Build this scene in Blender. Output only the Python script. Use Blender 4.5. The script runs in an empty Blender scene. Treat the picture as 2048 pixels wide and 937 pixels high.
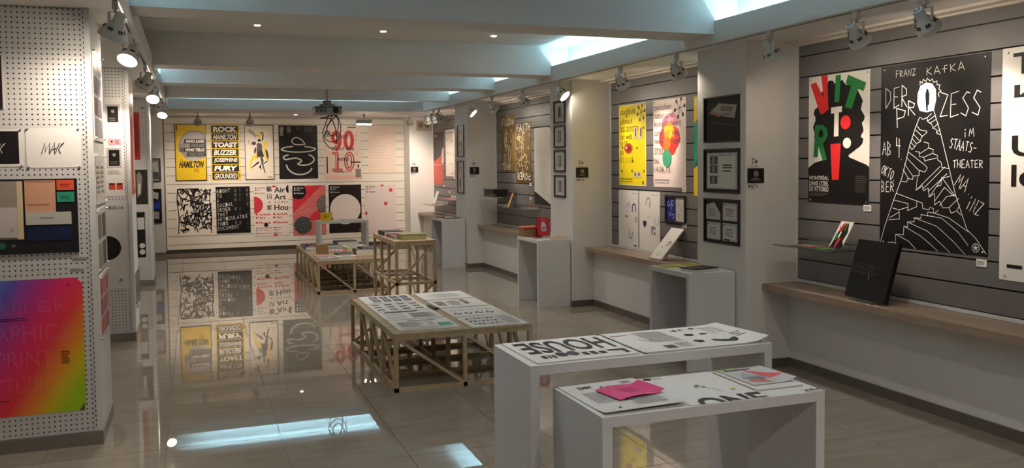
import bpy, bmesh, math, random
from mathutils import Vector, Matrix
random.seed(7)
sc = bpy.context.scene
COL = sc.collection

# ------------------------------------------------------------------ camera
cam_d = bpy.data.cameras.new('camera')
cam_d.sensor_fit = 'HORIZONTAL'; cam_d.sensor_width = 36.0
cam_d.lens = 1729.0 / 2048.0 * 36.0
cam_d.shift_y = -(468.5 - 410.29) / 2048.0
cam_d.clip_start = 0.05; cam_d.clip_end = 100
cam = bpy.data.objects.new('camera', cam_d); COL.objects.link(cam)
_r = (0.93803768, -0.3463871, -0.01006434)
_d = (-0.02635989, -0.04236522, -0.9987544)
_f = (0.34552926, 0.93713455, -0.0488709)
cam.matrix_world = Matrix(((_r[0], -_d[0], -_f[0], 0), (_r[1], -_d[1], -_f[1], 0), (_r[2], -_d[2], -_f[2], 1.55), (0, 0, 0, 1)))
sc.camera = cam

# ------------------------------------------------------------------ world, exposure, light levels
world = bpy.data.worlds.new('world'); sc.world = world
world.use_nodes = True
world.node_tree.nodes['Background'].inputs[0].default_value = (0.75, 0.85, 1.0, 1)
world.node_tree.nodes['Background'].inputs[1].default_value = 0.05
sc.view_settings.view_transform = 'Standard'
sc.view_settings.look = 'None'
sc.view_settings.gamma = 1.0
sc.view_settings.use_curve_mapping = False
sc.view_settings.exposure = 0.92
SPOT_W = 26.0          # watts of one track spotlight
DOWN_W = 26.0           # one recessed downlight
LED = 42.0             # radiance of the cove strips
WARM = (1.0, 0.85, 0.70)
DOWNC = (1.0, 0.93, 0.86)
LEDC = (0.46, 0.82, 1.0)

# ------------------------------------------------------------------ materials
MATS = {}
def nt(m):
    m.use_nodes = True
    return m.node_tree, m.node_tree.nodes['Principled BSDF']
def mat(key, col=(.8, .8, .8), rough=.5, metal=0.0, spec=.5, noise=0.0, scale=8.0, emit=0.0, bump=0.0, alpha=1.0, trans=0.0, stretch=(1, 1, 1), coat=0.0):
    if key in MATS: return MATS[key]
    m = bpy.data.materials.new(key); t, p = nt(m)
    c4 = (col[0], col[1], col[2], 1)
    p.inputs['Base Color'].default_value = c4
    p.inputs['Roughness'].default_value = rough
    p.inputs['Metallic'].default_value = metal
    p.inputs['Specular IOR Level'].default_value = spec
    if coat: p.inputs['Coat Weight'].default_value = coat; p.inputs['Coat Roughness'].default_value = .05
    if alpha < 1: p.inputs['Alpha'].default_value = alpha
    if trans: p.inputs['Transmission Weight'].default_value = trans
    if emit:
        p.inputs['Emission Color'].default_value = c4; p.inputs['Emission Strength'].default_value = emit
    if noise or bump:
        tc = t.nodes.new('ShaderNodeTexCoord'); mp = t.nodes.new('ShaderNodeMapping')
        mp.inputs['Scale'].default_value = stretch
        nz = t.nodes.new('ShaderNodeTexNoise'); nz.inputs['Scale'].default_value = scale; nz.inputs['Detail'].default_value = 5
        t.links.new(tc.outputs['Object'], mp.inputs['Vector']); t.links.new(mp.outputs['Vector'], nz.inputs['Vector'])
        if noise:
            r = t.nodes.new('ShaderNodeValToRGB')
            r.color_ramp.elements[0].position = .3; r.color_ramp.elements[1].position = .7
            r.color_ramp.elements[0].color = tuple(max(0, c * (1 - noise)) for c in col) + (1,)
            r.color_ramp.elements[1].color = tuple(min(1, c * (1 + noise)) for c in col) + (1,)
            t.links.new(nz.outputs['Fac'], r.inputs['Fac']); t.links.new(r.outputs['Color'], p.inputs['Base Color'])
        if bump:
            b = t.nodes.new('ShaderNodeBump'); b.inputs['Strength'].default_value = bump; b.inputs['Distance'].default_value = .01
            t.links.new(nz.outputs['Fac'], b.inputs['Height']); t.links.new(b.outputs['Normal'], p.inputs['Normal'])
    MATS[key] = m
    return m
def hexc(h):
    v = [int(h[i:i + 2], 16) / 255 for i in (0, 2, 4)]
    return tuple(x / 12.92 if x <= .04045 else ((x + .055) / 1.055) ** 2.4 for x in v)
def ink(h, rough=.45):
    return mat('ink_' + h + ('' if rough == .45 else '_%d' % int(rough * 100)), hexc(h), rough, spec=.35)

W_WALL = mat('white_wall_paint', (.72, .70, .675), .65, noise=.02, scale=3)
W_CEIL = mat('white_ceiling_paint', (.70, .69, .67), .7, noise=.015, scale=2)
W_LAM = mat('white_laminate', (.66, .66, .66), .38, noise=.01, scale=4)
W_BOARD = mat('cream_slat_paint', (.72, .66, .58), .5, noise=.02, scale=5)
GROOVE = mat('dark_groove', (.05, .045, .042), .8)
GROOVE_C = mat('cream_groove', (.12, .09, .07), .8)
GREY_SLAT = mat('grey_slat_laminate', (.165, .152, .152), .42, noise=.04, scale=6)
BASEB = mat('taupe_baseboard', (.13, .11, .09), .35, noise=.08, scale=6)
COUNTER = mat('brown_wood_laminate', (.30, .225, .16), .38, noise=.16, scale=5, stretch=(9, .8, 9))
PINE = mat('pine_wood', (.40, .295, .17), .5, noise=.18, scale=7, stretch=(3, 3, 3))
STEEL = mat('brushed_steel', (.55, .55, .55), .3, metal=1.0)
LAMPW = mat('lamp_white_enamel', (.60, .60, .58), .32)
LAMPD = mat('lamp_dark_slot', (.02, .02, .02), .6)
TRACKB = mat('track_black', (.02, .02, .02), .5)
LENS_ON = mat('lamp_lens_lit', (1, .86, .68), .3, emit=30)
DOWN_ON = mat('downlight_lens_lit', (1, .86, .68), .3, emit=18)
LENS_OFF = mat('lamp_lens_glass', (.35, .33, .3), .15)
LEDM = mat('led_strip_lit', LEDC, .5, emit=LED)
ACRYL = mat('clear_acrylic', (.93, .96, .96), .03, trans=.96)
BLACKP = mat('black_plastic', (.012, .012, .012), .35)
PAPER = mat('white_paper', (.78, .77, .75), .55, noise=.015, scale=4)
GROUT = mat('floor_grout', (.16, .14, .115), .8)

def tile_material():
    m = bpy.data.materials.new('polished_beige_porcelain'); t, p = nt(m)
    tc = t.nodes.new('ShaderNodeTexCoord'); oi = t.nodes.new('ShaderNodeObjectInfo')
    add = t.nodes.new('ShaderNodeVectorMath'); add.operation = 'ADD'
    mul = t.nodes.new('ShaderNodeVectorMath'); mul.operation = 'SCALE'; mul.inputs['Scale'].default_value = 37
    cmb = t.nodes.new('ShaderNodeCombineXYZ')
    for i in range(2): t.links.new(oi.outputs['Random'], cmb.inputs[i])
    t.links.new(cmb.outputs[0], mul.inputs[0])
    t.links.new(tc.outputs['Object'], add.inputs[0]); t.links.new(mul.outputs[0], add.inputs[1])
    mp = t.nodes.new('ShaderNodeMapping'); mp.inputs['Scale'].default_value = (1.2, 5.5, 1)
    t.links.new(add.outputs[0], mp.inputs['Vector'])
    nz = t.nodes.new('ShaderNodeTexNoise'); nz.inputs['Scale'].default_value = 2.2; nz.inputs['Detail'].default_value = 6; nz.inputs['Roughness'].default_value = .6
    t.links.new(mp.outputs[0], nz.inputs['Vector'])
    r = t.nodes.new('ShaderNodeValToRGB')
    r.color_ramp.elements[0].position = .32; r.color_ramp.elements[0].color = (.245, .213, .168, 1)
    r.color_ramp.elements[1].position = .72; r.color_ramp.elements[1].color = (.315, .278, .226, 1)
    t.links.new(nz.outputs['Fac'], r.inputs['Fac']); t.links.new(r.outputs['Color'], p.inputs['Base Color'])
    p.inputs['Roughness'].default_value = .014
    p.inputs['Specular IOR Level'].default_value = .8
    n2 = t.nodes.new('ShaderNodeTexNoise'); n2.inputs['Scale'].default_value = 5
    t.links.new(add.outputs[0], n2.inputs['Vector'])
    b = t.nodes.new('ShaderNodeBump'); b.inputs['Strength'].default_value = .003; b.inputs['Distance'].default_value = .004
    t.links.new(n2.outputs['Fac'], b.inputs['Height']); t.links.new(b.outputs['Normal'], p.inputs['Normal'])
    return m
TILE = tile_material()

def peg_material():
    """white pegboard, round holes every 27 mm in object x / z"""
    m = bpy.data.materials.new('white_pegboard'); t, p = nt(m)
    tc = t.nodes.new('ShaderNodeTexCoord'); sep = t.nodes.new('ShaderNodeSeparateXYZ')
    t.links.new(tc.outputs['Object'], sep.inputs[0])
    def M(op, a, b=None):
        n = t.nodes.new('ShaderNodeMath'); n.operation = op
        for i, v in enumerate((a, b)):
            if v is None: continue
            if isinstance(v, (int, float)): n.inputs[i].default_value = v
            else: t.links.new(v, n.inputs[i])
        return n.outputs[0]
    P = .0272
    fx = M('SUBTRACT', M('FRACT', M('DIVIDE', M('ADD', sep.outputs[0], 10 * P * 10), P)), .5)
    fz = M('SUBTRACT', M('FRACT', M('DIVIDE', sep.outputs[2], P)), .5)
    d = M('SQRT', M('ADD', M('MULTIPLY', fx, fx), M('MULTIPLY', fz, fz)))
    hole = M('LESS_THAN', d, .165)
    mix = t.nodes.new('ShaderNodeMix'); mix.data_type = 'RGBA'
    t.links.new(hole, mix.inputs[0])
    mix.inputs[6].default_value = (.62, .61, .60, 1); mix.inputs[7].default_value = (.03, .028, .026, 1)
    t.links.new(mix.outputs[2], p.inputs['Base Color'])
    p.inputs['Roughness'].default_value = .45
    return m
PEG = peg_material()

def gradient_material():
    m = bpy.data.materials.new('rainbow_gradient_print'); t, p = nt(m)
    tc = t.nodes.new('ShaderNodeTexCoord'); sep = t.nodes.new('ShaderNodeSeparateXYZ')
    t.links.new(tc.outputs['Object'], sep.inputs[0])
    a = t.nodes.new('ShaderNodeMath'); a.operation = 'MULTIPLY_ADD'
    # s = 0.62*u/w + 0.55*(1 - v/h)
    a.inputs[1].default_value = .60 / .52; a.inputs[2].default_value = .52
    t.links.new(sep.outputs[0], a.inputs[0])
    b = t.nodes.new('ShaderNodeMath'); b.operation = 'MULTIPLY_ADD'
    b.inputs[1].default_value = -.50 / .745
    t.links.new(sep.outputs[1], b.inputs[0]); t.links.new(a.outputs[0], b.inputs[2])
    r = t.nodes.new('ShaderNodeValToRGB'); e = r.color_ramp.elements
    stops = [(.12, '4f86d8'), (.25, '6a58b8'), (.38, 'b83898'), (.54, 'f0306a'), (.67, 'f53c48'), (.81, 'f2922c'), (.91, 'd6c422'), (1.0, 'a6cc1c')]
    e[0].position = stops[0][0]; e[0].color = hexc(stops[0][1]) + (1,)
    e[1].position = stops[-1][0]; e[1].color = hexc(stops[-1][1]) + (1,)
    for q, c in stops[1:-1]:
        x = e.new(q); x.color = hexc(c) + (1,)
    t.links.new(b.outputs[0], r.inputs['Fac']); t.links.new(r.outputs['Color'], p.inputs['Base Color'])
    p.inputs['Roughness'].default_value = .35
    return m
GRAD = gradient_material()

# ------------------------------------------------------------------ mesh helpers
class MB:
    def __init__(s): s.v = []; s.f = []; s.m = []
    def box(s, x0, x1, y0, y1, z0, z1, mi=0):
        n = len(s.v)
        s.v += [(x, y, z) for z in (z0, z1) for y in (y0, y1) for x in (x0, x1)]
        for q in ((0, 2, 3, 1), (4, 5, 7, 6), (0, 1, 5, 4), (2, 6, 7, 3), (0, 4, 6, 2), (1, 3, 7, 5)):
            s.f.append([n + i for i in q]); s.m.append(mi)
        return s
    def bar(s, a, b, w, d=None, mi=0, up=(0, 0, 1)):
        """rectangular bar from a to b"""
        d = d or w; a = Vector(a); b = Vector(b); t = (b - a).normalized(); u = Vector(up)
        if abs(t.dot(u)) > .95: u = Vector((0, 1, 0))
        r = t.cross(u).normalized(); u = r.cross(t)
        n = len(s.v)
        for p in (a, b):
            for i, j in ((-1, -1), (1, -1), (1, 1), (-1, 1)): s.v.append(tuple(p + r * i * w / 2 + u * j * d / 2))
        for i in range(4):
            k = (i + 1) % 4; s.f.append([n + i, n + 4 + i, n + 4 + k, n + k][::-1]); s.m.append(mi)
        s.f.append([n, n + 1, n + 2, n + 3][::-1]); s.f.append([n + 4, n + 5, n + 6, n + 7]); s.m += [mi, mi]
        return s
    def lathe(s, prof, c=(0, 0, 0), seg=16, mi=0, axis='z'):
        n = len(s.v)
        for r, z in prof:
            for k in range(seg):
                a = 2 * math.pi * k / seg; x, y = r * math.cos(a), r * math.sin(a)
                p = {'z': (x, y, z), 'x': (z, x, y), 'y': (y, z, x)}[axis]
                s.v.append((p[0] + c[0], p[1] + c[1], p[2] + c[2]))
        for i in range(len(prof) - 1):
            for k in range(seg):
                k2 = (k + 1) % seg
                s.f.append([n + i * seg + k, n + i * seg + k2, n + (i + 1) * seg + k2, n + (i + 1) * seg + k]); s.m.append(mi)
        s.f.append([n + k for k in range(seg)][::-1]); s.m.append(mi)
        L = n + (len(prof) - 1) * seg
        s.f.append([L + k for k in range(seg)]); s.m.append(mi)
        return s
    def tube(s, pts, r, seg=8, mi=0):
        n = len(s.v); pts = [Vector(p) for p in pts]
        for i, p in enumerate(pts):
            t = (pts[min(i + 1, len(pts) - 1)] - pts[max(i - 1, 0)]).normalized()
            u = Vector((0, 0, 1)) if abs(t.z) < .9 else Vector((1, 0, 0))
            a = t.cross(u).normalized(); b = a.cross(t)
            for k in range(seg):
                an = 2 * math.pi * k / seg; s.v.append(tuple(p + a * r * math.cos(an) + b * r * math.sin(an)))
        for i in range(len(pts) - 1):
            for k in range(seg):
                k2 = (k + 1) % seg
                s.f.append([n + i * seg + k, n + i * seg + k2, n + (i + 1) * seg + k2, n + (i + 1) * seg + k]); s.m.append(mi)
        return s
    def prism(s, poly, z0, z1, mi=0):
        """vertical prism from an xy polygon (ccw)"""
        n = len(s.v); k = len(poly)
        s.v += [(x, y, z0) for x, y in poly] + [(x, y, z1) for x, y in poly]
        s.f.append([n + i for i in range(k)][::-1]); s.f.append([n + k + i for i in range(k)]); s.m += [mi, mi]
        for i in range(k):
            j = (i + 1) % k; s.f.append([n + i, n + j, n + k + j, n + k + i]); s.m.append(mi)
        return s
    def mesh(s, name, mats, smooth=False):
        me = bpy.data.meshes.new(name); me.from_pydata(s.v, [], s.f)
        for x in (mats if isinstance(mats, (list, tuple)) else [mats]): me.materials.append(x)
        me.polygons.foreach_set('material_index', s.m)
        if smooth:
            me.polygons.foreach_set('use_smooth', [True] * len(s.f))
            try: me.set_sharp_from_angle(angle=.7)
            except Exception: pass
        me.update(); return me
    def obj(s, name, mats, parent=None, smooth=False, bevel=0.0):
        return link(name, s.mesh(name, mats, smooth), parent, bevel)

def link(name, data, parent=None, bevel=0.0):
    o = bpy.data.objects.new(name, data); COL.objects.link(o)
    if parent: o.parent = parent
    if bevel:
        b = o.modifiers.new('bevel', 'BEVEL'); b.width = bevel; b.segments = 2; b.limit_method = 'ANGLE'
    return o
def tag(o, label, cat, group=None):
    o['label'] = label; o['category'] = cat
    if group: o['group'] = group
    return o
def thing(name, label, cat, loc=(0, 0, 0), rz=0.0, group=None):
    o = bpy.data.objects.new(name, None); COL.objects.link(o); o.empty_display_size = .1
    o.location = loc; o.rotation_euler = (0, 0, rz)
    return tag(o, label, cat, group)
def struct(o):
    o['kind'] = 'structure'; return o

# ------------------------------------------------------------------ flat print on sheets
TXT = {}
def text_mesh(s, bold):
    k = (s, bold)
    if k not in TXT:
        c = bpy.data.curves.new('t', 'FONT'); c.body = s; c.resolution_u = 3; c.offset = bold
        o = bpy.data.objects.new('t', c); me = bpy.data.meshes.new_from_object(o)
        v = [(p.co.x, p.co.y) for p in me.vertices]; f = [list(q.vertices) for q in me.polygons]
        bpy.data.objects.remove(o); bpy.data.curves.remove(c); bpy.data.meshes.remove(me)
        x0 = min(a for a, b in v); x1 = max(a for a, b in v); y0 = min(b for a, b in v); y1 = max(b for a, b in v)
        TXT[k] = ([((a - x0) / (x1 - x0), (b - y0) / (y1 - y0)) for a, b in v], f, (x1 - x0) / (y1 - y0))
    return TXT[k]
SF = {'A': '0,0 .45,1 .95,0|.15,.35 .8,.4', 'B': '.1,0 .1,1 .7,.8 .6,.55 .1,.5 .8,.3 .7,.05 .1,0', 'D': '.1,0 .1,1 .8,.75 .9,.4 .1,0', 'E': '.9,1 .1,.95 .1,0 .9,.05|.1,.5 .7,.52',
      'F': '.9,1 .1,.95 .15,0|.1,.5 .7,.55', 'H': '.1,0 .1,1|.9,0 .85,1|.1,.5 .9,.5', 'I': '.5,0 .5,1', 'K': '.1,0 .1,1|.8,1 .1,.5 .9,0', 'L': '.1,1 .1,0 .9,0', 'M': '.0,0 .15,1 .5,.4 .85,1 1,0',
      'N': '.1,0 .1,1 .9,0 .9,1', 'O': '.5,0 .1,.3 .1,.75 .5,1 .9,.75 .9,.3 .5,0', 'P': '.15,0 .1,1 .9,.85 .8,.55 .1,.45', 'R': '.1,0 .1,1 .85,.8 .75,.55 .1,.5 .9,0', 'S': '.9,.9 .5,1 .15,.8 .8,.35 .6,.05 .05,.1',
      'T': '.5,0 .5,1|.0,.95 1,1', 'Z': '.05,1 .9,.95 .1,0 .95,.05', 'W': '0,1 .25,0 .5,.6 .75,0 1,1', '4': '.15,1 .1,.45 .9,.45|.65,.9 .6,-.4', '.': '.4,.0 .5,.05', 'i': '.5,0 .5,.6|.45,.85 .55,.9', 'f': '.9,1 .4,.9 .4,0|.1,.5 .8,.5',
      'V': '0,1 .5,0 1,1', 'U': '.1,1 .1,.2 .5,0 .9,.2 .9,1', '-': '.1,.5 .9,.5', 'C': '.9,.9 .4,1 .1,.6 .2,.1 .9,.1'}
class Art:
    """2-D print in sheet coordinates (0..w, 0..h); built as one mesh a hair above the sheet"""
    def __init__(s, w, h): s.w = w; s.h = h; s.v = []; s.f = []; s.m = []; s.mats = []
    def mi(s, c):
        m = ink(c) if isinstance(c, str) else c
        if m not in s.mats: s.mats.append(m)
        return s.mats.index(m)
    def add(s, pts, faces, c, l):
        n = len(s.v); k = s.mi(c); s.cnt = getattr(s, 'cnt', 0) + 1
        z = l * .0006 + (s.cnt % 11) * .00005
        s.v += [(x, y, z) for x, y in pts]
        for f in faces: s.f.append([n + i for i in f]); s.m.append(k)
    def poly(s, pts, c, l=1, rel=True):
        if rel: pts = [(x * s.w, y * s.h) for x, y in pts]
        a = sum(p[0] * q[1] - q[0] * p[1] for p, q in zip(pts, pts[1:] + pts[:1]))
        if a < 0: pts = pts[::-1]
        s.add(pts, [list(range(len(pts)))], c, l)
    def rect(s, x0, y0, x1, y1, c, l=1):
        s.poly([(x0, y0), (x1, y0), (x1, y1), (x0, y1)], c, l)
    def disc(s, x, y, r, c, l=1, ry=None, seg=28):
        """x, y relative; r in metres"""
        ry = ry or r
        s.add([(x * s.w + r * math.cos(2 * math.pi * k / seg), y * s.h + ry * math.sin(2 * math.pi * k / seg)) for k in range(seg)], [list(range(seg))], c, l)
    def stroke(s, pts, wd, c, l=1, rel=True, close=False, dots=True):
        """one mitred ribbon along a polyline"""
        if rel: pts = [(x * s.w, y * s.h) for x, y in pts]
        P = [Vector(p) for k, p in enumerate(pts) if k == 0 or (Vector(p) - Vector(pts[k - 1])).length > 1e-5]
        if len(P) < 2: return
        n = len(P); L = []; Rr = []
        for k in range(n):
            a = P[k - 1] if (k > 0 or close) else None; b = P[(k + 1) % n] if (k < n - 1 or close) else None
            d0 = (P[k] - a).normalized() if a is not None else None; d1 = (b - P[k]).normalized() if b is not None else None
            d0 = d0 or d1; d1 = d1 or d0
            t = d0 + d1
            t = t.normalized() if t.length > .2 else d1
            nv = Vector((-t.y, t.x)); m = nv.dot(Vector((-d1.y, d1.x))); m = wd / 2 / max(.45, abs(m))
            ext = Vector((0, 0))
            if not close and k == 0: ext = -d1 * wd * .3
            if not close and k == n - 1: ext = d0 * wd * .3
            L.append(tuple(P[k] + nv * m + ext)); Rr.append(tuple(P[k] - nv * m + ext))
        F = []
        for k in range(n if close else n - 1):
            k2 = (k + 1) % n; F.append([n + k, n + k2, k2, k])
        s.add(L + Rr, F, c, l)
    def curve(s, pts, wd, c, l=1, close=False, n=6):
        """smooth (Catmull-Rom) stroke"""
        P = [Vector((x * s.w, y * s.h)) for x, y in pts]
        Q = ([P[-1]] + P + [P[0], P[1]]) if close else ([P[0]] + P + [P[-1]])
        out = []
        for i in range(1, len(Q) - 2):
            for k in range(n):
                t = k / n; a, b, d, e = Q[i - 1], Q[i], Q[i + 1], Q[i + 2]
                out.append(tuple(.5 * (2 * b + (d - a) * t + (2 * a - 5 * b + 4 * d - e) * t * t + (3 * b - a - 3 * d + e) * t ** 3)))
        if not close: out.append(tuple(Q[-2]))
        s.stroke(out, wd, c, l, rel=False, close=close)
    def text(s, t, x0, y0, x1, y1, c, l=2, bold=0.0, shear=0.0, rot=0.0, keep=False):
        v, f, asp = text_mesh(t, bold)
        X0, Y0, X1, Y1 = x0 * s.w, y0 * s.h, x1 * s.w, y1 * s.h
        W, H = X1 - X0, Y1 - Y0
        if keep: W = H * asp
        cx, cy = X0 + W / 2, Y0 + H / 2
        p = []
        for a, b in v:
            x = (a - .5) * W * (1 - abs(shear) * H / W) + shear * (b - .5) * H; y = (b - .5) * H
            cr, sr = math.cos(rot), math.sin(rot)
            p.append((cx + x * cr - y * sr, cy + x * sr + y * cr))
        s.add(p, f, c, l)
    def hand(s, t, x0, y0, x1, y1, wd, c, l=2, rot=0.0, jit=.06):
        n = len(t); X0, Y0, X1, Y1 = x0 * s.w, y0 * s.h, x1 * s.w, y1 * s.h
        cw = (X1 - X0) / n; cx, cy = (X0 + X1) / 2, (Y0 + Y1) / 2; cr, sr = math.cos(rot), math.sin(rot)
        for i, ch in enumerate(t):
            if ch not in SF: continue
            for st in SF[ch].split('|'):
                pts = []
                for q in st.split(' '):
                    a, b = map(float, q.split(','))
                    a += random.uniform(-jit, jit); b += random.uniform(-jit, jit)
                    x = X0 + (i + .08 + a * .8) * cw - cx; y = Y0 + b * (Y1 - Y0) - cy
                    pts.append((cx + x * cr - y * sr, cy + x * sr + y * cr))
                s.stroke(pts, wd, c, l, rel=False)
    def lines(s, x0, y0, x1, y1, n, c, l=1, fill=.45, rag=.25):
        """unreadable small body copy"""
        for k in range(n):
            y = y1 - (k + .5) * (y1 - y0) / n; h = (y1 - y0) / n * fill / 2
            s.rect(x0, y - h, x1 - random.random() * rag * (x1 - x0), y + h, c, l)
    def build(s, parent, off, name='print', warp=None, clip=True):
        if not s.v: return None
        me = bpy.data.meshes.new(name); me.from_pydata(s.v, [], s.f)
        for m in s.mats: me.materials.append(m)
        me.polygons.foreach_set('material_index', s.m)
        if clip:
            bm = bmesh.new(); bm.from_mesh(me)
            for co, no in (((0, 0, 0), (-1, 0, 0)), ((s.w, 0, 0), (1, 0, 0)), ((0, 0, 0), (0, -1, 0)), ((0, s.h, 0), (0, 1, 0))):
                bmesh.ops.bisect_plane(bm, geom=bm.verts[:] + bm.edges[:] + bm.faces[:], plane_co=co, plane_no=no, clear_outer=True)
            if warp:
                for k in range(1, 10):
                    for co, no in (((s.w * k / 10, 0, 0), (1, 0, 0)), ((0, s.h * k / 10, 0), (0, 1, 0))):
                        bmesh.ops.bisect_plane(bm, geom=bm.verts[:] + bm.edges[:] + bm.faces[:], plane_co=co, plane_no=no)
                for v in bm.verts: v.co.z += warp(v.co.x / s.w, v.co.y / s.h)
            bm.to_mesh(me); bm.free()
        me.update()
        o = link(name, me, parent); o.location = (0, 0, off)
        return o

def frame_matrix(o, x, y):
    x = Vector(x).normalized(); y = Vector(y).normalized(); z = x.cross(y); o = Vector(o)
    return Matrix(((x.x, y.x, z.x, o.x), (x.y, y.y, z.y, o.y), (x.z, y.z, z.z, o.z), (0, 0, 0, 1)))
def RIGHT(yfar, z, x=4.2385): return frame_matrix((x, yfar, z), (0, -1, 0), (0, 0, 1))      # faces the room, lower-left corner
def FAR(x, z, y=16.192): return frame_matrix((x, y, z), (1, 0, 0), (0, 0, 1))
def SIDE(ynear, z, x=-.5085): return frame_matrix((x, ynear, z), (0, 1, 0), (0, 0, 1))
def FLAT(x, y, z, rz=0.0): return frame_matrix((x, y, z), (math.cos(rz), math.sin(rz), 0), (-math.sin(rz), math.cos(rz), 0))

def sheet(name, label, cat, M, w, h, col='f2efe9', art=None, t=.0012, group=None, frame=None, fw=.012, ft=.014, corners=0.0, warp=None, pins=None, border=None, base=None):
    """a poster / card / framed print; returns the top-level object"""
    m = base if base else (ink(col) if isinstance(col, str) else col)
    b = MB()
    if warp:
        N = 10
        for lev in (0, 1):
            for j in range(N + 1):
                for i in range(N + 1): b.v.append((w * i / N, h * j / N, warp(i / N, j / N) + lev * t))
        for j in range(N):
            for i in range(N):
                q = [j * (N + 1) + i, j * (N + 1) + i + 1, (j + 1) * (N + 1) + i + 1, (j + 1) * (N + 1) + i]
                b.f.append(q[::-1]); b.f.append([k + (N + 1) ** 2 for k in q]); b.m += [0, 0]
        O = (N + 1) ** 2
        rim = [i for i in range(N + 1)] + [(j) * (N + 1) + N for j in range(1, N + 1)] + [N * (N + 1) + i for i in range(N - 1, -1, -1)] + [j * (N + 1) for j in range(N - 1, 0, -1)]
        for p, q in zip(rim, rim[1:] + rim[:1]): b.f.append([p, q, q + O, p + O]); b.m.append(0)
    elif corners:
        c = corners; b.prism([(c, 0), (w - c, 0), (w, c), (w, h - c), (w - c, h), (c, h), (0, h - c), (0, c)], 0, t)
    else:
        b.box(0, w, 0, h, 0, t)
    if frame:
        o = thing(name, label, cat, group=group); o.matrix_world = M
        b.obj('picture', m, o); par = o
        f = MB(); f.box(-fw, w + fw, -fw, 0, -.001, ft); f.box(-fw, w + fw, h, h + fw, -.001, ft); f.box(-fw, 0, 0, h, -.001, ft); f.box(w, w + fw, 0, h, -.001, ft)
        f.obj('frame', frame, o)
    else:
        o = b.obj(name, m, bevel=0); o.matrix_world = M; tag(o, label, cat, group); par = o
    A = Art(w, h)
    if border:
        bw, bc = border; u, v = bw / w, bw / h
        A.rect(0, 0, 1, v, bc); A.rect(0, 1 - v, 1, 1, bc); A.rect(0, v, u, 1 - v, bc); A.rect(1 - u, v, 1, 1 - v, bc)
    if art: art(A)
    A.build(par, t + .0002, warp=warp)
    if pins:
        for u, v in pins:
            p = MB(); p.lathe([(.006, 0), (.006, .004), (.003, .007)], seg=8); q = p.obj('pin', STEEL, par); q.location = (u * w, v * h, t)
    return o

CORN = ((.04, .98), (.96, .98), (.04, .02), (.96, .02))
BLK = mat('black_frame', (.012, .012, .012), .35)

# ================================================================== STRUCTURE
XL, XR, Y0, YF = -1.75, 4.30, -3.0, 16.27
# ---- floor with single tiles
fl = struct(MB().box(XL, XR, Y0, YF + .05, -.1, -.004).obj('floor', GROUT))
fl['label'] = 'polished beige porcelain tile floor'
TP = .607
tm = MB().box(-TP / 2 + .0016, TP / 2 - .0016, -TP / 2 + .0016, TP / 2 - .0016, -.009, 0).mesh('tile', TILE)
ix = 0
for i in range(-3, 8):
    for j in range(-3, 21):
        x = .433 + TP * (i + .5); y = 4.43 + TP * (j + .5)
        if x - TP / 2 > XR or x + TP / 2 < XL or y > YF + .1: continue
        if i == -3 or (j > 14 and i == -2): continue
        o = link('tile', tm, fl); o.location = (x, y, 0)
rest = MB()
for i in range(-4, 8):
    for j in range(-13, 21):
        x0 = .433 + TP * i; y0 = 4.43 + TP * j
        if not (j < -3 or i <= -3 or (j > 14 and i == -2)): continue
        if x0 + TP < XL or y0 > YF + .1 or y0 < Y0 - .3: continue
        rest.box(x0 + .0016, x0 + TP - .0016, y0 + .0016, y0 + TP - .0016, -.009, 0)
r = rest.obj('tile_field', TILE, fl); r['kind'] = 'stuff'

# ---- ceiling: slab, side soffits with cove lips, beams
SZ, LZ, BZ, CZ = 2.415, 2.575, 2.478, 2.786
FXR, FXL, FY = 3.62, -.32, 14.05
ce = struct(MB().box(XL, XR, Y0, YF + .05, CZ, CZ + .06).obj('ceiling', W_CEIL))
s = MB()
s.box(FXR, XR, Y0, YF, SZ, SZ + .03); s.box(FXR, FXR + .02, Y0, FY, SZ + .03, LZ); s.box(FXR + .20, XR, Y0, YF, SZ + .03, CZ)
s.box(FXR - .008, FXR, Y0, FY, SZ, SZ + .03)
s.obj('soffit', W_CEIL, ce)
s = MB()
s.box(XL, FXL, Y0, YF, SZ, SZ + .03); s.box(FXL - .02, FXL, Y0, FY, SZ + .03, LZ); s.box(XL, FXL - .20, Y0, YF, SZ + .03, CZ)
s.box(FXL, FXL + .008, Y0, FY, SZ, SZ + .03)
s.obj('soffit', W_CEIL, ce)
s = MB()
s.box(FXL, FXR, FY, YF, SZ, SZ + .03); s.box(FXL, FXR, FY, FY + .02, SZ + .03, LZ); s.box(FXL - .2, FXR + .2, FY + .22, YF, SZ + .03, CZ)
s.obj('soffit', W_CEIL, ce)
BEAMS = [(-1.9, -1.5), (1.6, 2.0), (5.49, 5.86), (8.57, 8.93), (10.40, 10.80), (12.48, 12.68)]
for a, b in BEAMS:
    MB().box(FXL - .2, FXR + .2, a, b, BZ, CZ).obj('beam', W_CEIL, ce)
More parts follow.
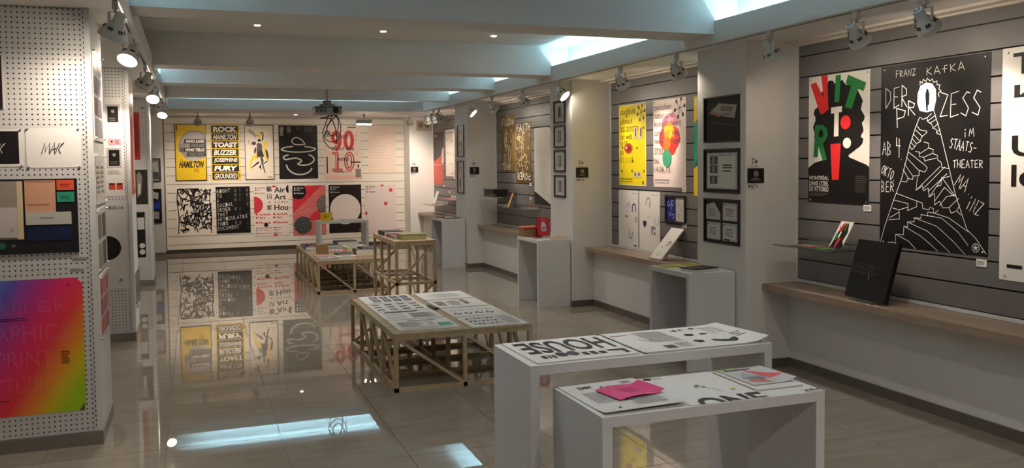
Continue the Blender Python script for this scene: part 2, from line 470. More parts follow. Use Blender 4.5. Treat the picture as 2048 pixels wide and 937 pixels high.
# ---- LED strips on the cove ledges
def led(x0, x1, y0, y1, label):
    t = thing('led_strip', label, 'light strip', ((x0 + x1) / 2, (y0 + y1) / 2, SZ + .03), group='cove light strips')
    hx, hy = (x1 - x0) / 2, (y1 - y0) / 2
    MB().box(-hx, hx, -hy, hy, 0, .006).obj('channel', STEEL, t)
    MB().box(-hx * .9, hx * .9, -hy * .9 if hy < hx else -hy * .99, hy * .9 if hy < hx else hy * .99, .006, .010).obj('diffuser', LEDM, t)
def led_r(a, b, l): led(FXR + .10, FXR + .13, a + .05, b - .05, l)
def led_l(a, b, l): led(FXL - .13, FXL - .10, a + .05, b - .05, l)
led_r(2.0, 5.49, 'brightest blue white cove light at the top right, nearest coffer')
led_l(2.0, 5.49, 'blue white cove light behind the left ledge, nearest coffer')
led_r(5.86, 8.57, 'blue white cove light in the coffer with three downlights')
led_l(8.93, 10.40, 'blue white cove light at the left end of the third coffer')
led_r(8.93, 10.40, 'small bright cove light at the right end of the third coffer')
led_r(10.80, 12.48, 'small cove light at the right end of the fourth coffer')
led(FXL + .05, FXR - .05, FY + .10, FY + .13, 'long white cove light line across the far end of the ceiling')

# ---- track lines
def track(x, y0, y1, label):
    t = thing('light_track', label, 'light track', (x, (y0 + y1) / 2, SZ), group='ceiling light tracks')
    h = (y1 - y0) / 2
    MB().box(-.017, .017, -h, h, -.004, 0).obj('channel', LAMPW, t)
    MB().box(-.007, .007, -h + .02, h - .02, -.0055, -.004).obj('slot', TRACKB, t)
track(FXR + .035, .5, 14.2, 'long white ceiling track carrying the right hand spotlights')
track(FXL - .035, .5, 14.0, 'long white ceiling track carrying the left hand spotlights')

# ---- right wall: piers, half walls, slatted niches
wr = struct(MB().box(4.27, 4.32, Y0, YF, 0, SZ).obj('wall_right', W_WALL))
PIERS = [(5.33, 5.97), (8.40, 9.00), (12.15, 12.75), (15.73, YF)]
for a, b in PIERS: MB().box(3.785, 4.27, a, b, 0, SZ).obj('pier', W_WALL, wr)
NICHE = [(Y0, 5.33, 4.18), (5.97, 8.40, 4.03), (9.0, 12.15, 4.03), (12.75, 15.73, 4.03)]
GZ = [2.387, 2.31] + [2.157 - .1495 * k for k in range(11)]
slat_cache = {}
for n, (a, b, xh) in enumerate(NICHE):
    MB().box(xh, 4.268, a, b, 0, .59).obj('half_wall', W_WALL, wr)
    MB().box(4.262, 4.268, a, b, .59, 2.40).obj('slat_backing', GROOVE, wr)
    c = MB(); c.box(4.20, 4.268, a, b, 2.387, SZ); c.box(4.12, 4.20, a, b, 2.398, SZ)
    c.obj('cornice', W_BOARD, wr)
    for k in range(len(GZ) - 1):
        z1 = GZ[k] - (.0 if k == 0 else .005); z0 = GZ[k + 1] + .005
        if z0 < .66: z0 = .66
        key = (n, round(z1 - z0, 3))
        if key not in slat_cache:
            slat_cache[key] = MB().box(0, .022, -(b - a) / 2, (b - a) / 2, 0, z1 - z0).mesh('slat', GREY_SLAT)
        o = link('slat', slat_cache[key], wr); o.location = (4.24, (a + b) / 2, z0)
    MB().box(4.232, 4.262, a, b, .638, .66).obj('slat_trim', W_LAM, wr)
    t_ = MB(); t_.box(4.236, 4.2395, b - .016, b, .66, 2.387); t_.obj('edge_trim', W_LAM, wr)
# counters (each a shelf of its own)
CL = ['brown wood-look counter shelf below the black staircase poster, nearest the viewer', 'brown wood-look counter shelf below the yellow and pink posters', 'brown wood-look counter shelf below the two gold posters', 'short brown counter shelf in the farthest right niche']
for (a, b, xh), l in zip(NICHE, CL):
    t = thing('counter', l, 'counter', (4.08, (a + b) / 2, .59), group='counters along the right wall')
    h = (b - a) / 2
    MB().box(-.148, .145, -h + .002, h - .002, 0, .048).obj('top_board', COUNTER, t, bevel=.003)
    MB().box(-.150, -.1475, -h + .002, h - .002, .002, .046).obj('edge_band', COUNTER, t)
# baseboards
for a, b, xh in NICHE: MB().box(xh - .012, xh, a, b - .012, 0, .066).obj('baseboard', BASEB, wr)
for (a, b), (_, _, xh) in zip(PIERS, NICHE):
    q = MB(); q.box(3.773, 3.785, a - .012, b, 0, .066); q.box(3.785, xh, a - .012, a, 0, .066); q.obj('baseboard', BASEB, wr)

# ---- far wall with white slat board
wf = struct(MB().box(XL, XR, 16.25, 16.34, 0, SZ).obj('wall_back', W_WALL))
BX0, BX1 = -.45, 3.66
MB().box(BX0, 3.84, 16.222, 16.25, .075, 2.39).obj('slat_backing', GROOVE_C, wf)
fz = [2.39, 2.284, 2.135] + [2.135 - .1517 * k for k in range(1, 13)] + [.165, .078]
cache = {}
for k in range(len(fz) - 1):
    z1 = fz[k] - .004; z0 = fz[k + 1] + .004
    if fz[k + 1] > .2 and k == 7: z0 += 0
    key = round(z1 - z0, 3)
    if key not in cache: cache[key] = MB().box(BX0 + .02, 3.80, 0, .03, 0, z1 - z0).mesh('slat', W_BOARD)
    o = link('slat', cache[key], wf); o.location = (0, 16.196, z0)
e = MB(); e.box(BX0, BX0 + .02, 16.19, 16.25, .078, 2.39); e.obj('edge_trim', W_BOARD, wf)
e = MB(); e.box(3.80, 3.835, 16.18, 16.25, .05, 2.39); e.obj('edge_trim', W_BOARD, wf)
e = MB(); e.box(BX0, 3.84, 16.19, 16.25, 2.39, 2.402); e.obj('edge_trim', W_BOARD, wf)
struct(MB().box(XL, 3.785, 16.235, 16.25, 0, .075).obj('baseboard_back', BASEB))
lt = thing('door_latch', 'small metal latch on the right edge of the white slat board', 'latch', (3.815, 16.18, 1.06))
MB().box(-.016, .016, -.012, 0, 0, .14).obj('plate', STEEL, lt); MB().box(-.008, .008, -.04, -.012, .03, .09).obj('lever', STEEL, lt)

# ---- left wall with pegboard columns
wl = struct(MB().box(XL - .05, XL, Y0, YF, 0, SZ).obj('wall_left', W_WALL))
LP = [(5.28, 5.92), (8.32, 8.95), (12.12, 12.75)]
for a, b in LP:
    p = MB().box(XL, -.535, a + .01, b, 0, SZ).obj('pier', W_WALL, wl)
    MB().box(XL, -.535, a, a + .01, .075, SZ - .004).obj('pegboard', PEG, p)
    MB().box(-.535, -.512, a + .012, b, .075, SZ).obj('side_panel', W_WALL, p)
    MB().box(-.547, -.535, a - .003, a + .001, .075, SZ - .004).obj('corner_strip', W_LAM, p)
    d = MB()
    z = .10
    while z < SZ - .03: d.box(-.5435, -.5395, a - .0037, a - .003, z, z + .016); z += .0272
    d.obj('corner_slots', LAMPD, p)
    MB().box(-.535, -.509, a - .003, a + .012, .075, SZ).obj('corner_post', W_LAM, p)
p = MB().box(XL, -.47, 15.95, YF - .02, 0, SZ).obj('pier', W_WALL, wl)
GB = mat('grey_baseboard', (.20, .175, .15), .4, noise=.05)
for a, b in LP + [(15.95, YF - .02)]:
    xr = -.505 if a < 15 else -.468
    q = MB(); q.box(XL, xr, a - .012, a, 0, .072); q.box(xr - .012, xr, a, b, 0, .072); q.obj('baseboard', GB, wl)
struct(MB().box(XL, XR, Y0 - .05, Y0, 0, CZ).obj('wall_front', W_WALL))

# ---- recessed downlights
def downlight(x, y, z, label, watts=DOWN_W, cone=1.9):
    t = thing('downlight', label, 'downlight', (x, y, z), group='recessed downlights')
    MB().lathe([(.032, -.001), (.045, -.004), (.048, -.002), (.048, 0)], seg=20).obj('trim_ring', STEEL, t, smooth=True)
    MB().lathe([(.026, -.0055), (.028, -.001)], seg=16).obj('lens', DOWN_ON, t)
    l = bpy.data.lights.new('downlight_lamp', 'SPOT'); l.energy = watts; l.color = DOWNC; l.spot_size = cone; l.spot_blend = .85; l.shadow_soft_size = .03
    o = link('downlight_lamp', l, t); o.location = (0, 0, -.012)
downlight(.57, 7.99, CZ, 'left of the three small downlights in the coffered ceiling')
downlight(1.70, 8.03, CZ, 'middle of the three small downlights in the coffered ceiling')
downlight(2.785, 8.02, CZ, 'right of the three small downlights in the coffered ceiling')
for yy, w_ in ((-.2, 'behind the viewer'), (3.6, 'above the two white front tables'), (9.65, 'above the tall pine stand'), (11.2, 'above the low book table')):  # unseen downlights added in the other coffers to lift the room's fill light
    for xx, s_ in ((.57, 'left'), (1.70, 'middle'), (2.785, 'right')):
        if yy > 11 and s_ == 'middle': continue
        downlight(xx, yy, CZ, s_ + ' fill downlight added unseen in the coffer ' + w_, DOWN_W * (1.9 if yy < 1 else .8 if yy < 5 else 1.0), 2.2 if yy > 1 else 2.75)
downlight(1.69, 15.3, SZ, 'small downlight in the low soffit before the far poster wall')

# ================================================================== TRACK SPOTLIGHTS
_ad = MB().box(-.014, .014, -.022, .022, -.045, 0); _ad.box(-.009, .009, -.009, .009, -.062, -.045)
ADAPT = _ad.mesh('adapter', LAMPW)
_y = MB(); _y.box(-.052, .052, -.009, .009, -.066, -.062); _y.box(-.054, -.050, -.009, .009, -.135, -.062); _y.box(.050, .054, -.009, .009, -.135, -.062)
YOKE = _y.mesh('yoke', LAMPW)
HEAD = MB().lathe([(.020, .072), (.027, .068), (.028, .020), (.034, .008), (.048, -.012), (.062, -.040), (.066, -.046), (.067, -.070), (.061, -.070), (.059, -.055)], seg=24).mesh('lamp_head', LAMPW, smooth=True)
LENSM_ON = MB().lathe([(.058, -.062), (.059, -.0555)], seg=24).mesh('lens', LENS_ON)
LENSM_OFF = MB().lathe([(.058, -.062), (.059, -.0555)], seg=24).mesh('lens', LENS_OFF)
_s = MB()
for k in range(6):
    a = k * math.pi / 3 + .3
    for dz in (0, 1):
        c, sn = math.cos(a), math.sin(a)
        p0 = Vector((.0445 * c, .0445 * sn, -.0045)); p1 = Vector((.0590 * c, .0590 * sn, -.0335))
        tn = Vector((-sn, c, 0))
        pm = p0.lerp(p1, .35 + .3 * dz)
        _s.bar(tuple(pm - tn * .014), tuple(pm + tn * .014), .0055, .0055)
SLOTS = _s.mesh('vent_slots', LAMPD)
_k = MB(); _k.lathe([(.016, .0715), (.016, .0735)], seg=16); CAPR = _k.mesh('end_cap', LAMPD)
_k = MB(); _k.lathe([(.011, .0735), (.011, .0745)], seg=16); CAPI = _k.mesh('cap_disc', LAMPW)
def spot(x, y, aim, label, lit=True, watts=SPOT_W, z=SZ, size=1.05, group='track spotlights'):
    aim = Vector(aim).normalized()
    yaw = math.atan2(aim.y, aim.x) - math.pi / 2
    t = thing('track_spotlight', label, 'spotlight', (x, y, z - .0055 if group == 'track spotlights' else z), group=group)
    link('adapter', ADAPT, t)
    yk = link('yoke', YOKE, t); yk.rotation_euler = (0, 0, yaw)
    h = link('lamp_head', HEAD, t); h.location = (0, 0, -.125)
    # local -z -> aim, local x stays along the yoke
    zc = -aim; xc = Vector((math.cos(yaw), math.sin(yaw), 0)); yc = zc.cross(xc)
    h.rotation_euler = Matrix((xc, yc, zc)).transposed().to_euler()
    link('lens', LENSM_ON if lit else LENSM_OFF, h); link('vent_slots', SLOTS, h); link('end_cap', CAPR, h); link('cap_disc', CAPI, h)
    if lit and watts:
        l = bpy.data.lights.new('spot_lamp', 'SPOT'); l.energy = watts; l.color = WARM; l.spot_size = size; l.spot_blend = .9; l.shadow_soft_size = .045
        o = link('spot_lamp', l, h); o.location = (0, 0, -.075)
TR, TL = FXR + .035, FXL - .035
spot(TR, 3.58, (.66, .06, -.66), 'white track spotlight in the top right corner, above the black staircase poster')
spot(TR, 4.08, (.66, .10, -.66), 'white track spotlight between the tall black poster and the curly hair poster')
spot(TR, 4.88, (.50, -.15, -.85), 'white track spotlight hanging in front of the nearest pier', watts=SPOT_W * .8)
spot(TR, 6.08, (.62, .22, -.66), 'white track spotlight above the pink flower poster')
spot(TR, 7.04, (.62, .30, -.66), 'white track spotlight above the yellow poster')
spot(TR, 8.40, (.45, -.55, -.62), 'lit track spotlight turned towards the viewer above the four small frames')
spot(TR, 9.52, (.64, .15, -.68), 'white track spotlight above the curled white poster')
spot(TR, 10.63, (.62, .40, -.62), 'white track spotlight above the two gold posters', watts=SPOT_W * .8)
spot(TR, 11.57, (.60, -.45, -.66), 'white track spotlight beside the far pier with two frames')
spot(TR, 13.20, (.60, .45, -.66), 'rightmost of three track spotlights clustered at the far right', watts=SPOT_W * 1.2)
spot(TR, 13.53, (.55, .60, -.58), 'middle of three track spotlights clustered at the far right', watts=SPOT_W * 1.2)
spot(TR, 13.90, (.25, .75, -.60), 'leftmost of three track spotlights clustered at the far right', watts=SPOT_W * 1.2)
spot(TL, 4.97, (-.42, .26, -.86), 'large white track spotlight at the top left, nearest the viewer', watts=SPOT_W * .8, size=2.1)
spot(TL, 6.12, (-.28, -.52, -.80), 'brightly lit track spotlight, second on the left track', watts=SPOT_W * 1.0)
spot(TL, 8.00, (-.45, .40, -.75), 'white track spotlight seen from behind, third on the left track')
spot(TL, 9.64, (-.10, -.62, -.70), 'lit track spotlight facing the viewer, fourth on the left track')
spot(TL, 10.92, (-.40, .60, -.70), 'white track spotlight seen from behind, fifth on the left track')
spot(TL, 12.60, (-.12, -.60, -.76), 'lit track spotlight facing the viewer, last on the left track')
spot(.10, 14.94, (.05, .72, -.66), 'single ceiling spotlight above the yellow poster with a grey head', group='far wall spotlights', watts=SPOT_W * 1.3, size=1.5)
spot(.91, 14.93, (.05, .72, -.66), 'single ceiling spotlight above the poster of dancing figure', group='far wall spotlights', watts=SPOT_W * 1.3, size=1.5)
spot(3.56, 14.75, (.1, .72, -.66), 'single ceiling spotlight above the right edge of the slat board', group='far wall spotlights', watts=SPOT_W * 1.3, size=1.5)
# flood light
t = thing('flood_light', 'rectangular flood light hanging above the pale faint poster', 'flood light', (2.79, 14.89, SZ))
MB().box(-.02, .02, -.02, .02, -.05, 0).obj('mount', LAMPW, t)
MB().tube([(0, 0, -.04), (0, 0, -.10)], .008).obj('stem', LAMPW, t)
MB().box(-.13, .13, -.05, .05, -.17, -.10).obj('housing', mat('flood_grey', (.33, .37, .36), .4), t, bevel=.006)
MB().box(-.12, .12, -.045, .045, -.190, -.17).obj('lens', LENS_ON, t)
l = bpy.data.lights.new('flood_lamp', 'AREA'); l.shape = 'RECTANGLE'; l.size = .24; l.size_y = .08; l.energy = 4; l.color = WARM
o = link('flood_lamp', l, t); o.location = (0, 0, -.20); o.rotation_euler = (.85, 0, 0)

# wall vent on the far right pier
t = thing('wall_vent', 'beige box with two round grilles high on the far right wall', 'vent', (4.05, 15.73, 2.165))
bg = mat('beige_plastic', (.42, .33, .24), .5)
MB().box(-.13, .13, -.05, 0, 0, .18).obj('housing', bg, t, bevel=.006)
for sx in (-.06, .06):
    q = MB().lathe([(.045, 0), (.045, .008), (.038, .010)], seg=20, axis='y').obj('grille', mat('brown_grille', (.2, .15, .11), .6), t); q.location = (sx, -.060, .09)

# ================================================================== PROJECTOR
t = thing('projector', 'ceiling projector on a pole with black cables looping below', 'projector', (1.69, 11.62, CZ))
MB().lathe([(.045, -.012), (.045, 0)], seg=16).obj('ceiling_plate', LAMPW, t)
MB().tube([(0, 0, -.01), (0, 0, -.40)], .012, 10).obj('pole', mat('pole_grey', (.4, .4, .4), .4, metal=.6), t)
b = MB(); b.box(-.05, .05, -.05, .05, -.44, -.39); b.box(-.10, -.07, -.08, .08, -.475, -.46); b.box(.07, .10, -.08, .08, -.475, -.46); b.box(-.1, .1, -.02, .02, -.46, -.44)
b.obj('bracket', mat('bracket_grey', (.25, .25, .25), .45, metal=.4), t)
bd = MB().box(-.175, .175, -.14, .14, -.58, -.475).obj('body', mat('projector_grey', (.36, .37, .37), .4), t, bevel=.012)
b = MB()
for k in range(9): b.box(-.16 + k * .016, -.152 + k * .016, -.1425, -.1395, -.555, -.50)
b.obj('vent_slots', LAMPD, bd)
q = MB().lathe([(.038, 0), (.038, .03), (.030, .034)], seg=20, axis='y').obj('projector_lens', BLACKP, bd); q.location = (.09, -.172, -.527)
MB().box(-.175, .175, -.141, .141, -.492, -.478).obj('top_band', BLACKP, bd)
for k, (cx, rx, rz, dz, ty) in enumerate(((.03, .13, .20, -.74, .25), (.00, .10, .23, -.79, .45), (.06, .08, .16, -.70, -.1))):
    pts = []
    for i in range(23):
        a = math.radians(-55 + i * 290 / 22) - math.pi / 2 - .35
        x = rx * math.cos(a); z = rz * math.sin(a)
        pts.append((cx + x * math.cos(ty) - z * math.sin(ty) * .6, -.10 + .03 * k + .02 * math.sin(a), dz + z + x * math.sin(ty)))
    pts = [(.10, -.05 + .03 * k, -.58)] + [p for p in pts[::-1] if p[2] < -.60] + [(.02 + .05 * k, .0, -.58)]
    MB().tube(pts, .0065, 6).obj('cable', BLACKP, t)

# ================================================================== WHITE NESTING TABLES
def utable(name, label, x0, x1, y0, y1, h, along='x', group='white nesting tables', th=.036):
    t = thing(name, label, 'table', ((x0 + x1) / 2, (y0 + y1) / 2, 0), group=group)
    a, b = (x1 - x0) / 2, (y1 - y0) / 2
    MB().box(-a, a, -b, b, h - th, h).obj('top', W_LAM, t, bevel=.0015)
    if along == 'x':
        for s_ in (-1, 1): MB().box(min(s_ * a, s_ * (a - th)), max(s_ * a, s_ * (a - th)), -b, b, 0, h - th).obj('leg_panel', W_LAM, t, bevel=.0015)
    else:
        for s_ in (-1, 1): MB().box(-a, a, min(s_ * b, s_ * (b - th)), max(s_ * b, s_ * (b - th)), 0, h - th).obj('leg_panel', W_LAM, t, bevel=.0015)
    return t
HL, HS, HP = .83, .75, .725
utable('display_table', 'larger white laminate table at the front, with big black lettering poster', 1.10, 2.125, 2.815, 3.21, HL)
utable('display_table', 'smaller white laminate table nearest the viewer, pink sheet on top', 1.18, 2.036, 2.405, 2.80, HS)
utable('display_plinth', 'white open plinth against the nearest pier, yellow brochures on top', 3.375, 3.772, 5.44, 6.02, HP, 'y', 'white plinths by the piers')
utable('display_plinth', 'white open plinth against the middle pier, red booklet on top', 3.40, 3.772, 8.44, 9.06, HP, 'y', 'white plinths by the piers')
utable('display_plinth', 'white open plinth against the farthest pier with frames', 3.42, 3.772, 12.25, 12.86, HP, 'y', 'white plinths by the piers')
utable('display_table', 'white table behind the books carrying a small yellow box', 1.71, 2.43, 12.76, 13.18, .72)

# ================================================================== PINE LATTICE TABLES
def lattice(name, label, x0, x1, y0, y1, levels, nx, ny, w=.028, top=True, group='pine lattice tables', midrow=True, sides=True, flip=False):
    t = thing(name, label, 'table', ((x0 + x1) / 2, (y0 + y1) / 2, 0), group=group)
    a, b = (x1 - x0) / 2, (y1 - y0) / 2
    H = levels[-1]
    xs = [-a + w / 2 + (2 * a - w) * k / nx for k in range(nx + 1)]; ys = [-b + w / 2 + (2 * b - w) * k / ny for k in range(ny + 1)]
    def bar(n, p, q, ww=w): MB().bar(p, q, ww, ww).obj(n, PINE, t)
    ht = H - .018
    for i, x in enumerate(xs):
        for j, y in enumerate(ys):
            edge = i in (0, nx) or j in (0, ny)
            if not edge and not midrow: continue
            MB().bar((x, y, 0), (x, y, ht - w if levels[-1] else ht), w, w).obj('post', PINE, t)
    zb = [w / 2] + [z - w for z in levels]
    for z in zb:
        zz = z if z < .1 else z - .004
        for x in xs: bar('rail', (x, -b + w, zz), (x, b - w, zz), w * .98)
        for y in (ys[0], ys[-1]): bar('rail', (-a, y, zz), (a, y, zz), w)
        for y in ys[1:-1]: bar('cross_rail', (-a + w, y, zz), (a - w, y, zz), w * .9)
    # diagonals
    lo = [w] + [z - .014 for z in levels[:-1]]
    for l_, h_ in zip(lo, [z - w * 1.5 for z in levels]):
        for k in range(ny):
            for i, x in enumerate(xs):
                if 0 < i < nx or not sides: continue
                if k == ny - 1 and ny > 3: continue
                bar('brace', (x, ys[k + 1] - w / 2, h_), (x, ys[k] + w / 2, l_), w * .8)
        for k in range(nx):
            p0, p1 = (h_, l_) if not flip else (l_, h_)
            bar('brace', (xs[k] + w / 2, ys[0], p0), (xs[k + 1] - w / 2, ys[0], p1), w * .8)
            bar('brace', (xs[k + 1] - w / 2, ys[-1], h_), (xs[k] + w / 2, ys[-1], l_), w * .8)
    if top: MB().box(-a, a, -b, b, ht - .004, H).obj('top_board', PINE, t, bevel=.002)
    return t
NT = lattice('lattice_table', 'low pine lattice table covered with eight printed posters', 1.245, 2.245, 5.70, 7.42, [.40], 2, 4)
BT = lattice('lattice_table', 'low pine lattice table piled with books, farther back', 1.365, 2.25, 10.43, 12.68, [.40], 2, 5)
TT = lattice('lattice_stand', 'tall two-tier pine lattice stand with thick books on top', 1.84, 2.255, 8.30, 9.40, [.40, .79], 1, 3, midrow=False, sides=False, flip=True)
for z0, z1 in ((.03, .36), (.42, .75)):
    MB().bar((.1935, .16, z0), (.1935, .53, z1), .022, .022).obj('brace', PINE, TT)

# ================================================================== BOOKS
def book(label, x, y, z, w, d, h, rz, cover, pages='e8e2d4', art=None, name='book', group='books on the pine tables'):
    t = thing(name, label, 'book', (x, y, z), rz, group)
    a, b = w / 2, d / 2; c = ink(cover)
    MB().box(-a + .003, a - .003, -b + .003, b - .003, .0025, h - .0025).obj('pages', ink(pages), t)
    k = MB(); k.box(-a, a, -b, b, 0, .0025); k.box(-a, a, -b, b, h - .0025, h); k.box(-a, -a + .003, -b, b, .0025, h - .0025)
    k.obj('cover', c, t)
    if art:
        A = Art(w, d); art(A); p = A.build(t, 0); p.location = (-a, -b, h + .0002)
    return t
def titled(c, n=3):
    def f(A):
        A.rect(.15, .62, .85, .78, c); A.lines(.15, .2, .8, .45, n, c)
    return f
Zb = .401
BK = [('white book with a black title band on the low pine table front edge', 1.73, 10.60, .24, .18, .022, .15, 'dedbd2', titled('222222')),
      ('thick slate grey book on the right of the low pine table', 2.06, 10.98, .30, .25, .055, -.05, '4a5257', None),
      ('tan paperback at the front right corner of the low pine table', 1.97, 10.56, .22, .17, .02, -.1, 'b07a4c', None),
      ('black hardback near the far end of the low pine table', 2.02, 12.36, .30, .26, .045, .1, '1c1a1c', None),
      ('pale yellow book in the middle right of the low pine table', 2.05, 11.66, .30, .24, .028, .04, 'd8d29a', titled('777755')),
      ('white magazine beside the pale yellow book', 2.06, 12.0, .28, .22, .02, -.06, 'd5d5d2', titled('444444')),
      ('red and white patterned booklet in the middle of the low pine table', 1.74, 11.42, .26, .22, .014, .0, 'c9474a', lambda A: [A.rect(.1 + .2 * i, .1, .2 + .2 * i, .9, 'ead9d6') for i in range(4)]),
      ('muted purple book at the left edge of the low pine table', 1.50, 11.98, .20, .26, .03, .03, '6a5d6d', None),
      ('dark violet book behind the muted purple one', 1.51, 12.33, .22, .24, .026, -.04, '4b4252', None),
      ('dull pink booklet along the left edge of the low pine table', 1.47, 10.92, .15, .26, .012, .02, 'c98f8a', None),
      ('blue grey thin booklet at the front left corner of the low pine table', 1.50, 10.57, .22, .16, .012, .1, '8b8f9a', titled('d8d8d8')),
      ('dark charcoal magazine left of the slate grey book', 1.78, 11.02, .20, .26, .016, .06, '35343a', None),
      ('silver grey booklet behind the red patterned booklet', 1.76, 11.74, .24, .24, .02, -.08, '9b9da1', titled('555555')),
      ('dark green book beside the black hardback', 1.76, 12.10, .22, .26, .03, .06, '2e3a36', None),
      ('cream booklet near the far left of the low pine table', 1.75, 12.42, .22, .20, .018, 0, 'd9ceb8', None),
      ('burgundy paperback at the right edge beyond the slate grey book', 2.08, 11.32, .24, .20, .03, .08, '6e2730', None)]
for l, x, y, w, d, h, rz, c, a in BK: book(l, x, y, Zb, w, d, h * 1.35, rz, c, art=a)
book('small black notebook lying on top of the slate grey book', 2.07, 11.0, Zb + .0755, .20, .16, .018, .2, '22222a')
book('white paperback lying on top of the pale yellow book', 2.04, 11.68, Zb + .0385, .20, .16, .02, -.15, 'd4d0c6', art=titled('555555'))
book('dark red paperback lying on top of the muted purple book', 1.50, 11.97, Zb + .0415, .15, .20, .018, .1, '5c2a30')
t = thing('cardboard_box', 'upright brown cardboard box among books on the low pine table', 'box', (1.53, 11.20, Zb), .05)
MB().box(-.075, .075, -.03, .03, 0, .125).obj('body', mat('kraft_card', (.33, .20, .09), .6, noise=.1), t); MB().box(-.075, .075, -.032, .032, .1255, .1285).obj('lid', mat('kraft_lid', (.38, .24, .11), .6), t)
Zt = .791
book('black hardback at the back of the tall pine stand', 1.98, 9.12, Zt, .22, .26, .045, .05, '26211f')
book('dark red book between the others on the tall pine stand', 2.00, 8.83, Zt, .24, .22, .03, -.05, '7a2b30')
book('thick olive green book at the front of the tall pine stand', 2.06, 8.52, Zt, .26, .20, .055, .0, '8d8a4a', pages='b9b282')
book('grey magazine at the left front of the tall pine stand', 1.90, 8.66, Zt + .0, .035, .26, .03, .0, '8a8484')
t = thing('loose_leaflet', 'dark leaflet lying on the middle tier of the pine stand', 'leaflet', (2.05, 8.85, .402), .1)
MB().box(-.1, .1, -.14, .14, 0, .002).obj('sheet', ink('5b5350'), t)
A = Art(.2, .28); A.rect(.1, .1, .9, .9, 'b7a8a0'); A.disc(.5, .5, .06, '5b3030', 2); q = A.build(t, .0022); q.location = (-.1, -.14, .0022)

# yellow box on the far white table
t = thing('yellow_box', 'small yellow box with black IU mark on the far white table', 'box', (1.84, 12.95, .721), -.1)
MB().box(-.085, .085, -.03, .03, 0, .118).obj('body', ink('f0c21c'), t, bevel=.003)
A = Art(.17, .118); A.text('IU', .32, .35, .68, .72, '3a2a08'); q = A.build(t, 0); q.matrix_basis = frame_matrix((-.085, -.0306, 0), (1, 0, 0), (0, 0, 1))
t = tag(MB().box(-.12, .12, -.09, .09, 0, .003).obj('loose_leaflet', ink('d0b9ae')), 'pale leaflet lying flat beside the yellow box', 'leaflet'); t.location = (2.15, 12.93, .7205)

# ================================================================== POSTERS ON THE FAR WALL
def trace(xl, xr, ytl, ytr, ybl, ybr):
    """maps measured points of a poster to its own 0..1 sheet coordinates"""
    def f(*pts):
        out = []
        for x, y in pts:
            u = (x - xl) / (xr - xl); t = ytl + (ytr - ytl) * u; b = ybl + (ybr - ybl) * u
            out.append((u, 1 - (y - t) / (b - t)))
        return out
    return f
def tbox(K, x0, y0, x1, y1):
    (a, b), = K((x0, y1)); (c, d), = K((x1, y0)); return a, b, c, d
GF = 'posters on the far slat wall'
def a_ham(A):
    K = trace(150, 590, 70, 70, 865, 865)
    A.rect(0, 0, 1, 1, 'e8bf12')
    A.poly(K((200, 330), (250, 220), (330, 160), (440, 150), (540, 170), (580, 190), (580, 540), (520, 560), (420, 540), (300, 570), (260, 520), (230, 470), (195, 450), (185, 390)), '8f8983', 2)
    A.poly(K((260, 230), (350, 175), (470, 175), (565, 210), (570, 270), (290, 280), (240, 350), (215, 340)), 'b5aea8', 3)
    A.poly(K((215, 410), (260, 395), (275, 440), (240, 470), (210, 450)), '5d5752', 3)
    A.poly(K((290, 540), (420, 545), (520, 550), (570, 500), (575, 520), (500, 575), (420, 590), (310, 575)), 'b5aea8', 4)
    for x, y, s, g in ((288, 284, 'WHO LIVES', 1), (368, 345, 'WHO DIES', 0), (280, 405, 'WHO TELLS', 1), (325, 470, 'YOUR STORY', 0)):
        a, b, c, d = tbox(K, x - 12, y - 6, 588, y + 54); A.rect(a, b, c, d, '1d1512', 5)
        a, b, c, d = tbox(K, x, y + 3, 574, y + 46); A.text(s, a, b, c, d, 'e6ddd4' if g else '9d958e', 6, bold=.045 if g else .01, shear=.22)
    a, b, c, d = tbox(K, 190, 590, 560, 688); A.text('HAMILTON', a, b, c, d, '2a1a08', 6, bold=.045, shear=.2)
    a, b, c, d = tbox(K, 405, 700, 495, 748); A.lines(a, b, c, d, 4, '8a6f18', 3)
    a, b, c, d = tbox(K, 165, 85, 178, 150); A.rect(a, b, c, d, '3a2a08', 3)
    A.lines(.14, .36, .25, .375, 1, '6a5208', 6)
sheet('poster', 'yellow poster with grey head profile, upper left of the far wall', 'poster', FAR(-.268, 1.30), .497, .972, 'e8bf12', a_ham, border=None, frame=BLK, fw=.010, ft=.012, group=GF)
def a_rock(A):
    K = trace(648, 1090, 70, 72, 868, 868)
    A.rect(0, 0, 1, 1, 'ecc41a')
    for k, (s, b, sh) in enumerate((('ROCK', .06, .0), ('HAMILTON', .03, .22), ('TOAST', .06, 0), ('BUZZER', .04, .22), ('JOSEPHINE', .025, .1), ('FURY', .06, .22), ('GROUNDED', .025, .08))):
        y = 88 + k * 111.5
        a, c_, c, d = tbox(K, 665, y, 1066 if k != 6 else 1050, y + 100); A.rect(a, c_, c, d, '221713', 2)
        a, c_, c, d = tbox(K, 690, y + 14, 1048 if k != 6 else 1040, y + 88); A.text(s, a, c_, c, d, 'efe6da', 3, bold=b, shear=sh)
    a, b, c, d = tbox(K, 1066, 770, 1082, 830); A.rect(a, b, c, d, '6a5208', 2)
sheet('poster', 'yellow poster listing seven words in black bars', 'poster', FAR(.309, 1.29), .497, .988, 'ecc41a', a_rock, group=GF, pins=CORN)
